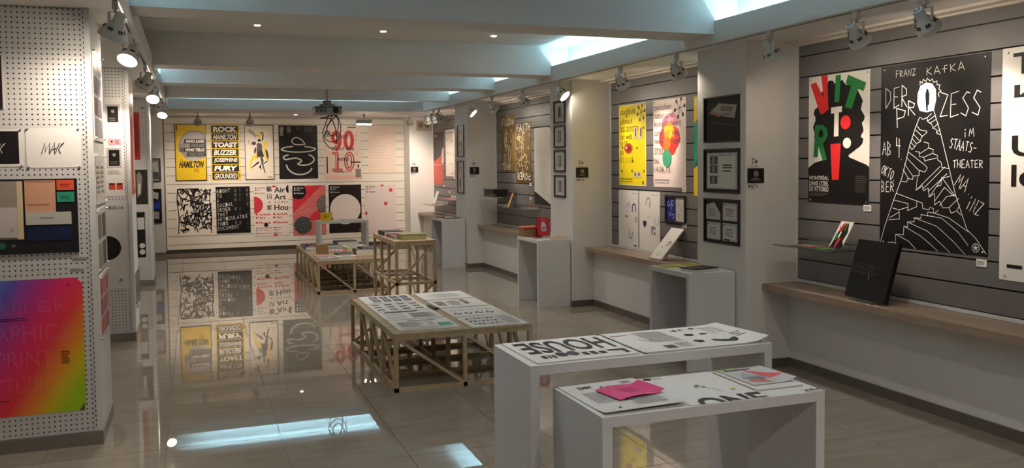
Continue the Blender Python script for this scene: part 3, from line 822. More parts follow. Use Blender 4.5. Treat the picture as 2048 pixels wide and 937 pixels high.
def a_jos(A):
    K = trace(70, 485, 80, 84, 850, 855)
    def P(c, l, *p): A.poly(K(*p), c, l)
    P('f0cf20', 1, (255, 215), (285, 175), (320, 180), (315, 230), (285, 260), (260, 250))
    P('f0cf20', 1, (335, 320), (370, 305), (405, 320), (400, 360), (360, 385), (385, 520), (410, 600), (390, 605), (355, 500), (335, 400))
    P('f0cf20', 1, (125, 700), (140, 570), (180, 515), (240, 490), (255, 545), (200, 560), (160, 610), (150, 690), (135, 715))
    D = '3a322e'; G = '5d544e'
    P(D, 2, (295, 172), (335, 178), (346, 210), (338, 290), (312, 312), (316, 288), (328, 225), (325, 195), (296, 182))
    A.disc(.50, .725, .028, D, 3)
    P(G, 2, (240, 345), (262, 330), (310, 340), (318, 375), (318, 430), (330, 470), (345, 530), (300, 540), (262, 535), (245, 555), (238, 500), (238, 420))
    P(D, 3, (240, 445), (318, 442), (335, 500), (350, 528), (300, 530), (262, 520), (248, 556))
    P(G, 3, (285, 530), (318, 520), (335, 580), (332, 650), (345, 690), (362, 770), (345, 765), (325, 690), (305, 640))
    P(D, 2, (270, 598), (268, 622), (150, 700), (160, 680), (240, 608))
    P(D, 2, (388, 590), (395, 606), (330, 645), (345, 620))
    P(D, 2, (272, 668), (305, 700), (300, 712), (265, 685), (290, 640), (305, 640))
    P(D, 2, (370, 415), (400, 450), (412, 520), (405, 590), (385, 530), (372, 470))
    A.disc(.305, .67, .038, D, 2, ry=.033); P(D, 2, (215, 385), (235, 425), (215, 480), (195, 485), (198, 440))
    A.stroke(K((160, 355), (125, 330), (112, 292)), .007, D, 2)
    A.stroke(K((340, 262), (410, 240)), .003, 'a59a90', 2)
    a, b, c, d = tbox(K, 95, 165, 255, 225); A.text('JOSEPHINE', a, b, c, d, '4a423c', 3, bold=.02, rot=-.72)
    a, b, c, d = tbox(K, 395, 820, 468, 838); A.text('PUBLIC.', a, b, c, d, '2a2320', 3, bold=.02)
sheet('poster', 'pale poster of a dancing figure with yellow splashes', 'poster', FAR(.896, 1.303), .482, .957, 'e9dccb', a_jos, frame=BLK, fw=.010, ft=.012, group=GF)
def a_swirl(A):
    K = trace(560, 1122, 82, 85, 848, 843); c = 'c9c2ba'
    A.curve(K((940, 350), (890, 290), (820, 255), (765, 275), (748, 310), (780, 350), (850, 360), (938, 352)), .020, c)
    A.curve(K((760, 385), (660, 395), (595, 425), (660, 450), (780, 462), (900, 462), (1020, 450), (1090, 422), (1040, 400), (935, 385)), .022, c)
    A.curve(K((690, 505), (640, 520), (622, 545), (650, 568), (720, 560), (800, 550), (865, 570), (880, 595), (830, 635), (900, 650), (990, 640), (1050, 605), (1068, 565), (1040, 525), (995, 502)), .025, c)
    A.curve(K((663, 650), (690, 710), (760, 765), (850, 785), (940, 772), (1010, 730), (1030, 695)), .025, c)
    for x0, x1, y0, y1, n, g in ((578, 635, 100, 230, 8, 'b5aea6'), (678, 740, 100, 185, 6, '8d8680'), (815, 890, 100, 150, 4, '4a4440'), (930, 1075, 105, 180, 5, '4a4440')):
        a, b, cc, d = tbox(K, x0, y0, x1, y1); A.lines(a, b, cc, d, n, g, fill=.6)
    a, b, cc, d = tbox(K, 960, 818, 1105, 830); A.lines(a, b, cc, d, 1, '6a6560')
sheet('poster', 'black poster with swirling white brush lines', 'poster', FAR(1.478, 1.295), .69, .973, '1a1413', a_swirl, group=GF)
def a_90(A):
    K = trace(130, 680, 90, 92, 868, 860); R = 'c4161c'
    A.rect(0, 0, 1, .075, 'e6b9ab')
    def oval(cx, cy, rx, ry, n=24): return [(cx + rx * math.cos(2 * math.pi * k / n), cy + ry * math.sin(2 * math.pi * k / n)) for k in range(n)]
    A.stroke(K(*oval(310, 250, 52, 72)), .066, R, 2, close=True); A.stroke(K((362, 250), (360, 340), (330, 400), (310, 432)), .066, R, 2)
    A.stroke(K(*oval(492, 295, 52, 122)), .066, R, 2, close=True)
    for off in (-12, 12):
        A.stroke(K((245, 482 + off), (310 - off, 482 + off)), .017, R, 2); A.stroke(K((310 - off, 482 + off), (310 - off, 715)), .017, R, 2)
        A.stroke(K((245, 728 + off), (392, 728 + off)), .017, R, 2)
        A.stroke(K(*oval(495, 600, 52 + off * 1.4, 115 + off * 1.4)), .02, R, 2, close=True)
    A.stroke(K((330, 480), (330, 715)), .017, R, 2)
    for s, x0, y0, x1, y1, b, c in (('WANT', 300, 212, 495, 265, .02, '1b1716'), ('all of the', 235, 385, 570, 440, .005, '2a2422'), ('INTO', 335, 545, 490, 598, .02, '1b1716'), ('designers', 280, 735, 530, 775, .0, '2a2422')):
        a, bb_, c2, d = tbox(K, x0, y0, x1, y1); A.text(s, a, bb_, c2, d, c, 4, bold=b)
    for x0, y0, x1, y1, c in ((160, 530, 178, 775, '1b1716'), (510, 602, 660, 622, '1b1716'), (475, 97, 598, 112, '5d4a42'), (585, 710, 665, 838, '8a7a72'), (615, 650, 640, 690, '4a423e'), (135, 160, 225, 225, '8d857e'), (140, 232, 222, 242, '6a625c')):
        a, bb_, c2, d = tbox(K, x0, y0, x1, y1); A.rect(a, bb_, c2, d, c, 3)
    A.disc(.09, .875, .028, '4a4440', 4); A.disc(.09, .875, .014, 'b5ada6', 5)
    for x0, y0, x1, y1 in ((575, 215, 645, 235), (585, 275, 625, 300), (190, 485, 220, 500), (590, 480, 630, 500), (345, 490, 400, 500)):
        a, bb_, c2, d = tbox(K, x0, y0, x1, y1); A.lines(a, bb_, c2, d, 2, 'a08a80', 3)
sheet('poster', 'pale poster with huge red 90 and 10 numerals', 'poster', FAR(2.288, 1.272), .69, .98, 'e3cdbe', a_90, group=GF, pins=CORN)
def a_blank(A):
    for k in range(14): A.rect(.06, .93 - k * .062, .3 + random.random() * .6, .942 - k * .062, 'd3bcae')
sheet('poster', 'nearly blank cream poster with faint writing, upper right', 'poster', FAR(3.10, 1.378), .532, .888, 'dfcabb', a_blank, group=GF, pins=CORN)
def a_scrib(A):
    for _ in range(150):
        x, y = random.uniform(.08, .92), random.uniform(.06, .95); an = random.choice((0, .25, 1.57, 1.2, -.5, 2.2)) + random.uniform(-.3, .3); L = random.uniform(.06, .16)
        pts = [(x, y)]
        for q in range(random.randint(1, 3)):
            x += L * math.cos(an); y += L * .75 * math.sin(an); an += random.uniform(-1.2, 1.2)
            pts.append((min(.95, max(.05, x)), min(.96, max(.04, y))))
        A.curve(pts, random.uniform(.012, .024), '17120f', n=4)
    for x in (.05, .95): A.curve([(x, .05), (x + .02, .4), (x - .02, .7), (x, .96)], .016, '17120f')
sheet('poster', 'white poster filled with tangled black scribbled strokes', 'poster', FAR(-.287, .32), .60, .857, 'e6dccf', a_scrib, group=GF)
def a_rightt(A):
    rows = ['RIGHT', 'TO', 'A', 'SOCIAL', 'ORDER', 'THAT', 'ARTICULATES', 'THIS', 'DOCUMENT']
    for k, s in enumerate(rows):
        y = .86 - k * .1
        for i, ch in enumerate(s):
            x = .03 + i * .082
            A.text(ch, x, y + i * .006, x + .058, y + .075 + i * .006, 'c9c4bd', 2)
        for x in (.55, .68, .9):
            if x > .06 + len(s) * .082 and random.random() < .75: A.text('E', x, y + .03, x + .05, y + .09, '8c8781' if random.random() < .6 else '4d4946', 2)
sheet('poster', 'black poster with slanted lines of white capital letters', 'poster', FAR(.374, .342), .58, .832, '0f0d0d', a_rightt, group=GF)
def a_air(A):
    R = 'c83a42'; Kc = '1a1514'
    A.disc(0, .62, .155, R); A.disc(.58, 1.0, .035, R, 1); A.disc(.6, .0, .035, R, 1); A.disc(.33, .22, .036, Kc, 6); A.disc(1.02, .93, .06, Kc, 3, ry=.08)
    for s, x0, y0, x1, y1, b in (('藝', .36, .88, .52, .99, .01), ('術', .36, .73, .52, .84, .01), ('家', .36, .51, .52, .62, .01), ('Air', .58, .86, .90, .97, .015), ('Art', .58, .72, .92, .83, .015), ('Hou', .58, .505, .98, .62, .015), ('15-13 March', .57, .65, .98, .69, 0)):
        A.text(s, x0, y0, x1, y1, Kc, 2, bold=b)
    A.disc(.44, .67, .012, Kc, 2)
    for x in (.04, .54):
        for s, y in (('Airbnb', .405), ('Art', .34), ('House', .24)):
            A.rect(x, y + .012, x + .06, y + .045, R, 2); A.text(s, x + .09, y, x + (.42 if s != 'Art' else .27), y + .052, R, 2, bold=.015)
    for x, c in ((.04, Kc), (.30, R), (.56, Kc)):
        for k, s in enumerate(('Airbnb', 'Art', 'House')):
            y = .15 - k * .045 - (.02 if k == 2 else 0); A.rect(x, y, x + .03, y + .02, c, 2); A.text(s, x + .05, y, x + (.21 if s != 'Art' else .14), y + .026, c, 2)
    for k, s in enumerate(('Airbnb', 'Art', 'House')):
        y = .945 - k * .045 - (.015 if k == 2 else 0); A.rect(.04, y, .075, y + .022, Kc, 2); A.text(s, .1, y, .32 if s != 'Art' else .2, y + .028, Kc, 2)
sheet('poster', 'white poster with red half circle and red and black event lettering', 'poster', FAR(1.022, .268), .608, .91, 'e6d6cc', a_air, group=GF, pins=CORN)
def logo3(A, x, y, c):
    for k, s in enumerate(('Airbnb', 'Art', 'House')):
        yy = y - k * .042 - (.02 if k == 2 else 0); A.rect(x, yy, x + .04, yy + .024, c, 7); A.text(s, x + .07, yy, x + (.28 if s != 'Art' else .18), yy + .028, c, 7, bold=.01)
def a_red(A):
    Kc = '151011'
    A.disc(.18, .88, .14, Kc, 2); A.disc(.30, .20, .165, Kc, 2); A.disc(1.0, .62, .17, Kc, 2)
    for i in range(34):
        for j in range(46):
            u = i / 33; v = -.05 + j / 45 * 1.1
            x = u + .02 * math.sin(v * 9); y = v + .05 * math.sin(u * 6)
            band = (y > .30 + .62 * x - .25 and y < .45 + .62 * x) or (y < .30)
            ind = math.hypot((x - .30) * .6, (y - .20) * .91) < .155
            if not band and not ind and not math.hypot((x - 1) * .6, (y - .62) * .91) < .16: continue
            if math.hypot((x - .18) * .6, (y - .88) * .91) < .15: continue
            if ind and (i + j) % 2: continue
            A.disc(x, y, .0058 if not ind else .0062, 'e8dcd6' if not ind else 'cfd8d6', 4, seg=5)
    logo3(A, .05, .94, 'efe6e0')
sheet('poster', 'red poster with dotted bands and black circles', 'poster', FAR(1.698, .255), .598, .913, 'cc2f38', a_red, group=GF)
def a_blk(A):
    A.disc(.50, .49, .283, 'd9cbc6', 2); logo3(A, .05, .94, 'e6dcd6'); A.lines(.05, .76, .18, .80, 2, '6a605c', 3); A.disc(.94, .05, .012, 'b5aaa5', 3)
sheet('poster', 'black poster with one large pale circle', 'poster', FAR(2.353, .275), .604, .896, '1c0f10', a_blk, group=GF)
def a_pale(A):
    for x, y, r in ((.55, 1.0, .035), (.83, .885, .036), (.66, .61, .034), (.02, .42, .033)): A.disc(x, y, r, 'cc3f44', 2)
    logo3(A, .05, .95, '6b5a58')
sheet('poster', 'pale pinkish poster with four small red dots', 'poster', FAR(3.027, .238), .592, .922, 'd8c8c6', a_pale, group=GF, pins=CORN)

# ================================================================== POSTERS IN THE RIGHT NICHES
GR = 'posters in the right wall niches'
def a_vit(A):
    K = trace(70, 299, 187, 150, 645, 657); Kc = '15100f'
    blob = [(125, 235), (140, 215), (150, 195), (170, 205), (200, 190), (215, 210), (245, 215), (262, 240), (275, 270), (268, 300), (282, 325), (272, 350), (278, 380), (268, 400), (275, 425), (258, 445), (245, 455), (225, 470), (228, 478), (255, 490), (290, 505), (300, 515), (300, 660), (66, 660), (68, 520), (95, 500), (135, 488), (130, 470), (112, 440), (100, 420), (95, 395), (88, 370), (98, 345), (90, 320), (105, 295), (110, 265)]
    pts = []
    for p, q in zip(blob, blob[1:] + blob[:1]):
        pts.append(p)
        if q[1] < 470 and p[1] < 470: pts.append(((p[0] + q[0]) / 2 + random.uniform(-7, 7), (p[1] + q[1]) / 2 + random.uniform(-7, 7)))
    A.poly(K(*pts), Kc, 1)
    RR, GG, WW = 'dc2a2e', '1f7a3c', 'ece4da'
    A.poly(K((78, 213), (100, 203), (130, 260), (119, 172), (144, 168), (149, 302), (127, 320), (116, 318)), RR, 3)
    A.poly(K((176, 176), (195, 172), (191, 272), (172, 275)), GG, 3)
    A.poly(K((222, 172), (286, 200), (277, 232), (258, 224), (236, 298), (211, 292), (233, 214), (213, 206)), GG, 3)
    A.poly(K((159, 295), (201, 288), (200, 310), (189, 312), (188, 400), (171, 402), (172, 315), (159, 318)), WW, 3)
    A.disc(*K((214, 348))[0], .050, RR, 3, ry=.048); A.disc(*K((220, 425))[0], .040, WW, 3, ry=.037)
    A.poly(K((158, 430), (197, 426), (191, 562), (165, 563)), RR, 3)
    A.poly(K((98, 362), (125, 358), (143, 370), (148, 395), (140, 415), (128, 428), (145, 488), (128, 492), (110, 435), (108, 478), (91, 478)), GG, 3)
    A.disc(*K((121, 392))[0], .024, Kc, 4, ry=.03)
    for s, y in (('MONTRÉAL', 545), ("DANS L'OEIL", 567), ('DE VITTORIO', 588)):
        a, b, c, d = tbox(K, 75, y, 152, y + 17); A.text(s, a, b, c, d, 'd5ccc2', 3, bold=.02)
    a, b, c, d = tbox(K, 252, 545, 293, 610); A.lines(a, b, c, d, 9, '4a4340', 3)
    a, b, c, d = tbox(K, 75, 612, 150, 622); A.lines(a, b, c, d, 2, '5a524e', 3)
def a_vit2(A):
    K = trace(0, 1, 0, 0, 1, 1); A.poly([(.1, .1), (.15, .55), (.3, .9), (.7, .92), (.9, .6), (.8, .3), (1, .15), (1, 0), (0, 0)], '15100f', 1)
    A.poly([(.1, .85), (.3, .7), (.4, .98), (.5, .9), (.38, .6), (.25, .62)], 'c8262a', 2); A.rect(.55, .65, .65, .95, '1f7a3c', 2); A.rect(.35, .4, .45, .62, 'ece4da', 2); A.poly([(.4, .05), (.5, .05), (.6, .38), (.4, .38)], 'c8262a', 2); A.rect(.12, .3, .3, .55, '1f7a3c', 2)
sheet('poster', 'white poster of curly black hair silhouette with red and green letters', 'poster', RIGHT(5.20, 1.24), .608, .908, 'e9e2d9', a_vit, group=GR, pins=CORN)
def a_kaf(A):
    K = trace(133, 606, 75, 12, 836, 914); W = 'e4dfd8'; w = .0042
    def S(*p, wd=w): A.stroke(K(*p), wd, W, 2)
    def H(s, x0, y0, x1, y1, rot=0, wd=w):
        a, b, c, d = tbox(K, x0, y0, x1, y1); A.hand(s, min(a, c), min(b, d), max(a, c), max(b, d), wd, W, 2, rot)
    H('FRANZ', 203, 78, 300, 118, .0); H('KAfKA', 343, 55, 510, 108, .03)
    H('DER', 152, 152, 268, 250, .02, .0052); H('P', 200, 250, 262, 335, .0, .0052); H('R', 258, 215, 305, 280, 0, .0052); H('ZESS', 402, 178, 580, 292, -.03, .0052)
    H('AB', 142, 393, 190, 450); H('4', 208, 378, 236, 440, 0, .0055); H('.', 230, 462, 245, 472); H('OKTO.', 138, 510, 218, 548, -.42); H('BER', 138, 565, 205, 607)
    H('iM', 500, 345, 550, 380); H('STAATS-', 448, 398, 560, 440, -.2); H('THEATER', 463, 484, 584, 514, 0); H('MA.', 476, 565, 556, 620, -.5); H('iNZ', 520, 655, 586, 712, -.45)
    A.poly(K((318, 262), (307, 230), (308, 190), (320, 155), (345, 140), (372, 145), (388, 170), (390, 215), (380, 262), (350, 270)), W, 3)
    A.poly(K((348, 262), (344, 215), (343, 190), (348, 168), (355, 168), (361, 192), (360, 235), (354, 240), (355, 264)), '0b0a0b', 4)
    S((318, 150), (318, 135), (328, 142), (332, 126), (343, 136), (350, 122), (362, 134), (372, 125), (378, 140), (392, 134), (392, 150), (405, 152), (400, 168), (410, 178), (398, 188), (402, 202))
    S((318, 290), (300, 335), (275, 410), (240, 550), (200, 650), (160, 755), (135, 836)); S((380, 262), (410, 360), (437, 470), (478, 640), (525, 790), (560, 830), (600, 900))
    for p in (((322, 290), (332, 300), (352, 292), (352, 308), (372, 322), (378, 340), (392, 345), (395, 362), (410, 368)), ((352, 292), (370, 275)), ((352, 308), (385, 285)), ((362, 318), (392, 300)), ((376, 340), (402, 318)), ((392, 358), (408, 345)),
              ((308, 328), (320, 345), (352, 352)), ((300, 345), (330, 372), (328, 380)), ((290, 362), (318, 392)), ((284, 380), (305, 405), (325, 395)), ((280, 398), (298, 418)), ((275, 415), (285, 430), (298, 418), (305, 405), (320, 398), (330, 375), (352, 356)),
              ((268, 440), (345, 500), (355, 512)), ((258, 462), (320, 525)), ((250, 490), (290, 545)), ((245, 515), (270, 555)), ((355, 512), (345, 530), (320, 522), (318, 545), (292, 545), (290, 560), (268, 555), (262, 570), (236, 566)),
              ((338, 398), (360, 405), (360, 425), (380, 432), (378, 450), (398, 458), (400, 478), (415, 490), (418, 512), (448, 518)), ((300, 438), (320, 442), (318, 462), (338, 465), (345, 485)), ((318, 450), (360, 425)), ((338, 465), (378, 448)), ((345, 480), (395, 470)),
              ((312, 550), (306, 608), (335, 590), (340, 612), (360, 600), (365, 640), (388, 625), (390, 675), (410, 660), (425, 690)), ((306, 608), (410, 508)), ((335, 605), (430, 510)), ((360, 615), (440, 540)), ((365, 640), (420, 560), (450, 552)), ((388, 660), (430, 600), (470, 640)), ((395, 595), (415, 590), (418, 555), (475, 640)), ((410, 680), (440, 640), (478, 635)), ((425, 690), (450, 690), (460, 715), (482, 705), (500, 725)), ((450, 690), (490, 650)), ((482, 705), (495, 680)),
              ((215, 618), (310, 655), (335, 665), (338, 690), (365, 695), (370, 685), (385, 692), (385, 712)), ((198, 645), (270, 665), (268, 695), (310, 680), (310, 655)), ((195, 680), (228, 690), (230, 730), (178, 730)), ((228, 690), (270, 680)), ((182, 722), (228, 700)),
              ((178, 828), (205, 830), (215, 842), (212, 795), (250, 800), (252, 762), (270, 768), (268, 745), (300, 745), (298, 728), (330, 732), (330, 715), (358, 722), (360, 705), (388, 712), (405, 700)),
              ((215, 842), (240, 860), (250, 875)), ((212, 795), (275, 830), (322, 882)), ((252, 762), (330, 810), (375, 850), (420, 895)), ((268, 745), (360, 790), (410, 840), (468, 900)), ((298, 728), (400, 770), (470, 840), (525, 908)), ((330, 715), (420, 735), (490, 800), (530, 860)), ((388, 712), (450, 735), (530, 800)), ):
        S(*p, wd=.0036)
    A.disc(*K((560, 872))[0], .026, W, 2); A.disc(*K((560, 872))[0], .022, '0f0d0e', 3)
    cx, cy = K((560, 872))[0]
    st = [(cx + (.020 if k % 2 == 0 else .009) / A.w * math.sin(k * math.pi / 5), cy + (.020 if k % 2 == 0 else .009) / A.h * math.cos(k * math.pi / 5)) for k in range(10)]
    A.poly(st, W, 4)
sheet('poster', 'large black poster with a white line-drawn staircase tower', 'poster', RIGHT(4.493, .985), .828, 1.163, '141112', a_kaf, group=GR, pins=CORN)
def a_ty(A):
    Kc = '1c1918'
    A.text('Ty', .075, .855, .33, .975, Kc, 2, bold=.02); A.text('ka', .085, .765, .35, .84, Kc, 2, bold=.02); A.rect(.0, .745, 1, .785, mat('white_paper2', hexc('efe9e4'), .5), 4)
    A.text('Un', .075, .535, .42, .625, Kc, 2, bold=.02); A.text('le', .075, .405, .25, .50, Kc, 2, bold=.02); A.rect(.055, .055, .16, .07, Kc, 2)
sheet('poster', 'tall white poster with bold black letters at the right picture edge', 'poster', RIGHT(3.59, .868), .90, 1.285, 'efe9e4', a_ty, group=GR, pins=CORN)
def a_yel(A):
    Kc = '4a3d10'
    rows = [('stadtluft', .88, .62), ('schmuck', .76, .52), ('aus zentren', .665, .72), ('der welt', .57, .5), ('10.07.', .475, .35), ('bis', .38, .18), ('01.11.15', .28, .55)]
    for s, y, x1 in rows: A.text(s, .05, y, x1, y + .075, Kc, 2, bold=-.01)
    for s, y in (('schmuckmuseum', .07), ('pforzheim', .035)): A.text(s, .05, y, .5, y + .026, Kc, 2)
    def molec(cx, cy):
        for k in range(6):
            a = k * math.pi / 3 + .2; x = cx + .075 * math.cos(a) / A.w; y = cy + .075 * math.sin(a) / A.h
            A.stroke([(cx, cy), (x, y)], .006, Kc, 2); A.disc(x, y, .016, Kc, 3, ry=.018)
    molec(.83, .885)
    A.disc(.36, .46, .09, 'c8502a', 3, ry=.055); A.disc(.36, .46, .055, '9c2a22', 4, ry=.04); A.disc(.30, .47, .014, 'e6d6c8', 5); A.disc(.43, .45, .014, '3a2a40', 5)
    for x in (.63, .82): A.rect(x - .05, .57, x + .05, .71, 'c9bfae', 3); A.rect(x - .02, .60, x + .02, .70, '5a4a48', 4)
    A.rect(.55, .10, .82, .17, 'd8cda0', 3); A.disc(.62, .14, .02, '7a6a60', 4); A.disc(.75, .14, .02, '7a6a60', 4)
    for x, y in ((.3, .86), (.14, .47), (.68, .46), (.5, .18), (.12, .18), (.93, .18), (.92, .70), (.52, .3)): A.disc(x, y, .014, '6a5a1a', 3)
    A.rect(.1, .16, .14, .19, 'd07a2a', 3); A.rect(.86, .02, .92, .06, '8a7a20', 2)
sheet('poster', 'bright yellow poster with slab lettering and jewellery pictures', 'poster', RIGHT(8.20, 1.302), .58, .835, 'efd816', a_yel, group=GR, border=(.008, 'efe6c8'), pins=CORN)
def a_pink(A):
    Kc = '6a5c58'
    for n_, (x, y, r, c) in enumerate(((.42, .70, .10, 'd86a8a'), (.60, .73, .10, 'e08aa0'), (.34, .56, .10, 'c8323a'), (.66, .56, .11, 'cf4048'), (.50, .62, .11, 'e8a018'), (.46, .49, .10, 'e0622a'), (.58, .47, .09, 'd8382e'), (.44, .33, .09, '3fa07a'))): A.disc(x, y, r * .88, c, 1 + n_, ry=r * .95)
    A.disc(.50, .62, .07, 'eda820', 10); A.disc(.46, .50, .065, 'e8722a', 11)
    for s, y, x1 in (('zwischen', .885, .58), ('natur und', .79, .64), ('künstlichkeit', .695, .88), ('schmuck von', .59, .80), ('daniel kruger', .49, .86), ('27.03.', .38, .36), ('bis', .27, .2), ('14.06.15', .17, .55)): A.text(s, .05, y, x1, y + .07, Kc, 12, bold=-.006)
    for s, y in (('schmuckmuseum', .07), ('pforzheim.de', .035)): A.text(s, .05, y, .5, y + .026, Kc, 2)
    for k in range(6):
        a = k * math.pi / 3 + .2; x = .82 + .085 * math.cos(a) / A.w; y = .885 + .085 * math.sin(a) / A.h
        A.stroke([(.82, .885), (x, y)], .006, '3a302e', 2); A.disc(x, y, .018, '3a302e', 3, ry=.02)
sheet('poster', 'pale pink poster with colourful petal shapes and thin lettering', 'poster', RIGHT(7.475, 1.302), .597, .835, 'ecd9d2', a_pink, group=GR, pins=CORN)
def a_teal(A):
    A.poly([(0, 1), (.5, 1), (0, .72)], 'dcb92a'); A.poly([(0, .0), (.0, .28), (.4, .38), (.55, .1), (.3, 0)], 'e0bb2a'); A.poly([(.0, .28), (.35, .62), (.6, .4), (.4, .38)], '14604e', 2); A.poly([(.3, .0), (.55, .1), (1, .3), (1, 0)], '55c0b0'); A.poly([(.2, .62), (.35, .55), (.45, .62), (.4, .75)], '1d2a22', 3); A.rect(.04, .9, .08, .98, 'e8e0b0', 4)
sheet('poster', 'teal and yellow angular poster half hidden by the nearest pier', 'poster', RIGHT(6.745, 1.232), .62, .896, '1f9a78', a_teal, group=GR)
def arch(A, x, y, r, c, rot=0, l=2, wd=.014):
    pts = [(x * A.w + r * math.cos(a + rot), y * A.h + r * math.sin(a + rot)) for a in [math.pi * k / 10 for k in range(11)]]
    e = (math.sin(rot) * r * 1.1, -math.cos(rot) * r * 1.1)
    pts = [(pts[0][0] + e[0], pts[0][1] + e[1])] + pts + [(pts[-1][0] + e[0], pts[-1][1] + e[1])]
    A.stroke(pts, wd, c, l, rel=False, dots=False)
def a_pa(A):
    arch(A, .80, .70, .038, '2a2f86'); arch(A, .62, .22, .034, '8a8888', 2.9); A.stroke([(.38, .70), (.55, .78), (.58, .70)], .016, 'b5b2b0', 2); A.rect(.35, .52, .5, .56, '9a9896', 2); A.rect(.42, .62, .55, .63, '9a9896', 2); A.rect(.84, .45, .95, .55, 'b5b2b0', 2); A.lines(.7, .94, .95, .96, 1, 'a5a29e'); A.rect(.78, .03, .95, .055, '5a5856', 2)
sheet('wall_panel', 'white panel with a dark blue arch mark, standing on the counter', 'panel', RIGHT(8.205, .662), .425, .59, 'e3ded7', a_pa, t=.006, group='white panels in the second niche')
def a_pb(A):
    arch(A, .45, .83, .038, '9a9896', -.3); arch(A, .85, .52, .036, 'c2bfbb', 3.1); A.poly([(.2, .5), (.36, .5), (.36, .44), (.27, .38), (.2, .43)], '2a2f6a', 2); A.rect(.6, .28, .66, .42, '8a8886', 2); A.rect(.66, .37, .8, .42, '8a8886', 2); A.rect(.72, .28, .8, .33, '8a8886', 2); A.rect(.4, .56, .55, .575, 'b5b2b0', 2); A.lines(.6, .94, .95, .96, 1, 'a5a29e')
sheet('wall_panel', 'white panel with a dark blue drop mark, beside the tilted book', 'panel', RIGHT(7.756, .662), .41, .588, 'e3ded7', a_pb, t=.006, group='white panels in the second niche')
def a_tab(A):
    A.rect(.0, 0, .52, 1, '23247a'); A.rect(.52, 0, 1, 1, 'd8cfc8', 1)
    for x, y in ((.12, .7), (.3, .62), (.2, .3), (.38, .22), (.34, .8)): arch(A, x, y, .018, 'b8b8d8', random.random() * 6, wd=.007)
    for x, y in ((.66, .75), (.8, .5), (.7, .25)): arch(A, x, y, .016, 'b0a8a2', random.random() * 6, wd=.007)
sheet('framed_print', 'small black frame with blue and white halves beside white panels', 'picture', RIGHT(7.225, .985), .325, .222, '23247a', a_tab, frame=BLK, fw=.02, ft=.012)
GOLD = mat('gold_foil_print', (.15, .083, .017), .42, metal=.0, noise=.12, scale=12)
def a_g1(A):
    W = 'eadcb4'
    A.hand('FLOW', .04, .82, .95, .93, .014, 'e0d8c8', 3)
    for _ in range(16):
        x, y = random.uniform(.15, .85), random.uniform(.12, .95); r = random.uniform(.08, .14)
        A.curve([(x + r * .7 * math.cos(k * .9) / A.w * .5, y + r * math.sin(k * .9) / A.h * .8) for k in range(7)], .007, W, 2, close=True, n=4)
    A.hand('TEAM', .05, .04, .7, .14, .013, 'e0d8c8', 3)
sheet('poster', 'gold poster with looping white lines and hand lettering on top', 'poster', RIGHT(11.92, 1.42), .58, .81, GOLD, a_g1, group=GR, base=GOLD)
def a_g2(A):
    W = 'c8ba8c'
    A.hand('FAITH', .04, .86, .98, .97, .014, 'e0d8c8', 3); A.hand('POWER', .05, .06, .95, .17, .014, 'e0d8c8', 3, rot=math.pi)
    for _ in range(48):
        x, y = random.uniform(.05, .95), random.uniform(.15, .85); an = random.random() * 6.3; L = random.uniform(.05, .14)
        x2, y2 = x + L * math.cos(an) / A.w * .6, y + L * math.sin(an) / A.h * .6; x3, y3 = x2 + L * math.cos(an + 2) / A.w * .6, y2 + L * math.sin(an + 2) / A.h * .6
        A.stroke([(x, y), (x2, y2), (x3, y3)], .007, W, 2)
sheet('poster', 'darker gold poster with jagged lines, hung slightly lower', 'poster', RIGHT(11.30, 1.267), .57, .832, GOLD, a_g2, group=GR, base=mat('dark_gold_foil', (.085, .054, .016), .42, metal=.0, noise=.12, scale=12))
def a_curl(A):
    A.poly([(0, 0), (1, 0), (0, .18)], '241d1c', 1); A.poly([(1, 1), (.82, 1), (1, .86)], '241d1c', 1)
    A.stroke([(0, .18), (1, .0)], .006, 'f4f0ea', 3); A.poly([(.82, 1), (1, .86), (.85, .84)], 'f4f0ea', 2)
sheet('poster', 'plain white poster with dark folded corners', 'poster', RIGHT(10.625, .998), .632, 1.0, 'dcd6cf', a_curl, group=GR)
def a_br(A):
    A.poly([(0, 0), (1, 0), (1, .62), (.85, .68), (.7, .54), (.45, .5), (.3, .47), (0, .44)], 'd8584e'); A.poly([(.8, .4), (1, .4), (1, .72), (.88, .66)], 'ead8ce', 2); A.text('90', .08, .90, .4, .95, 'c9beb6', 3)
    for k in range(14): A.rect(.08 + k * .063, .02, .085 + k * .063, .36, 'e88a80', 3)
    A.rect(.0, .37, 1, .385, 'ea9a90', 3)
sheet('poster', 'black poster fading to coral red, in the farthest right niche', 'poster', RIGHT(15.71, 1.166), .70, .96, '352a28', a_br, group=GR)
def a_wn(A):
    for x in (.12, .3, .42, .55, .68, .8): A.rect(x, .92, x + .07, .945, '4a4240')
    for x, y in ((.2, .78), (.62, .74), (.75, .73), (.2, .5), (.35, .47), (.55, .48), (.75, .50), (.82, .44), (.45, .26), (.7, .24), (.6, .05), (.75, .05), (.88, .055)): A.rect(x, y, x + .07, y + .025, '6a605c')
sheet('poster', 'white rounded poster with scattered small marks, farthest niche', 'poster', RIGHT(14.88, 1.32), .56, .822, 'e8dcd2', a_wn, group=GR, corners=.03)

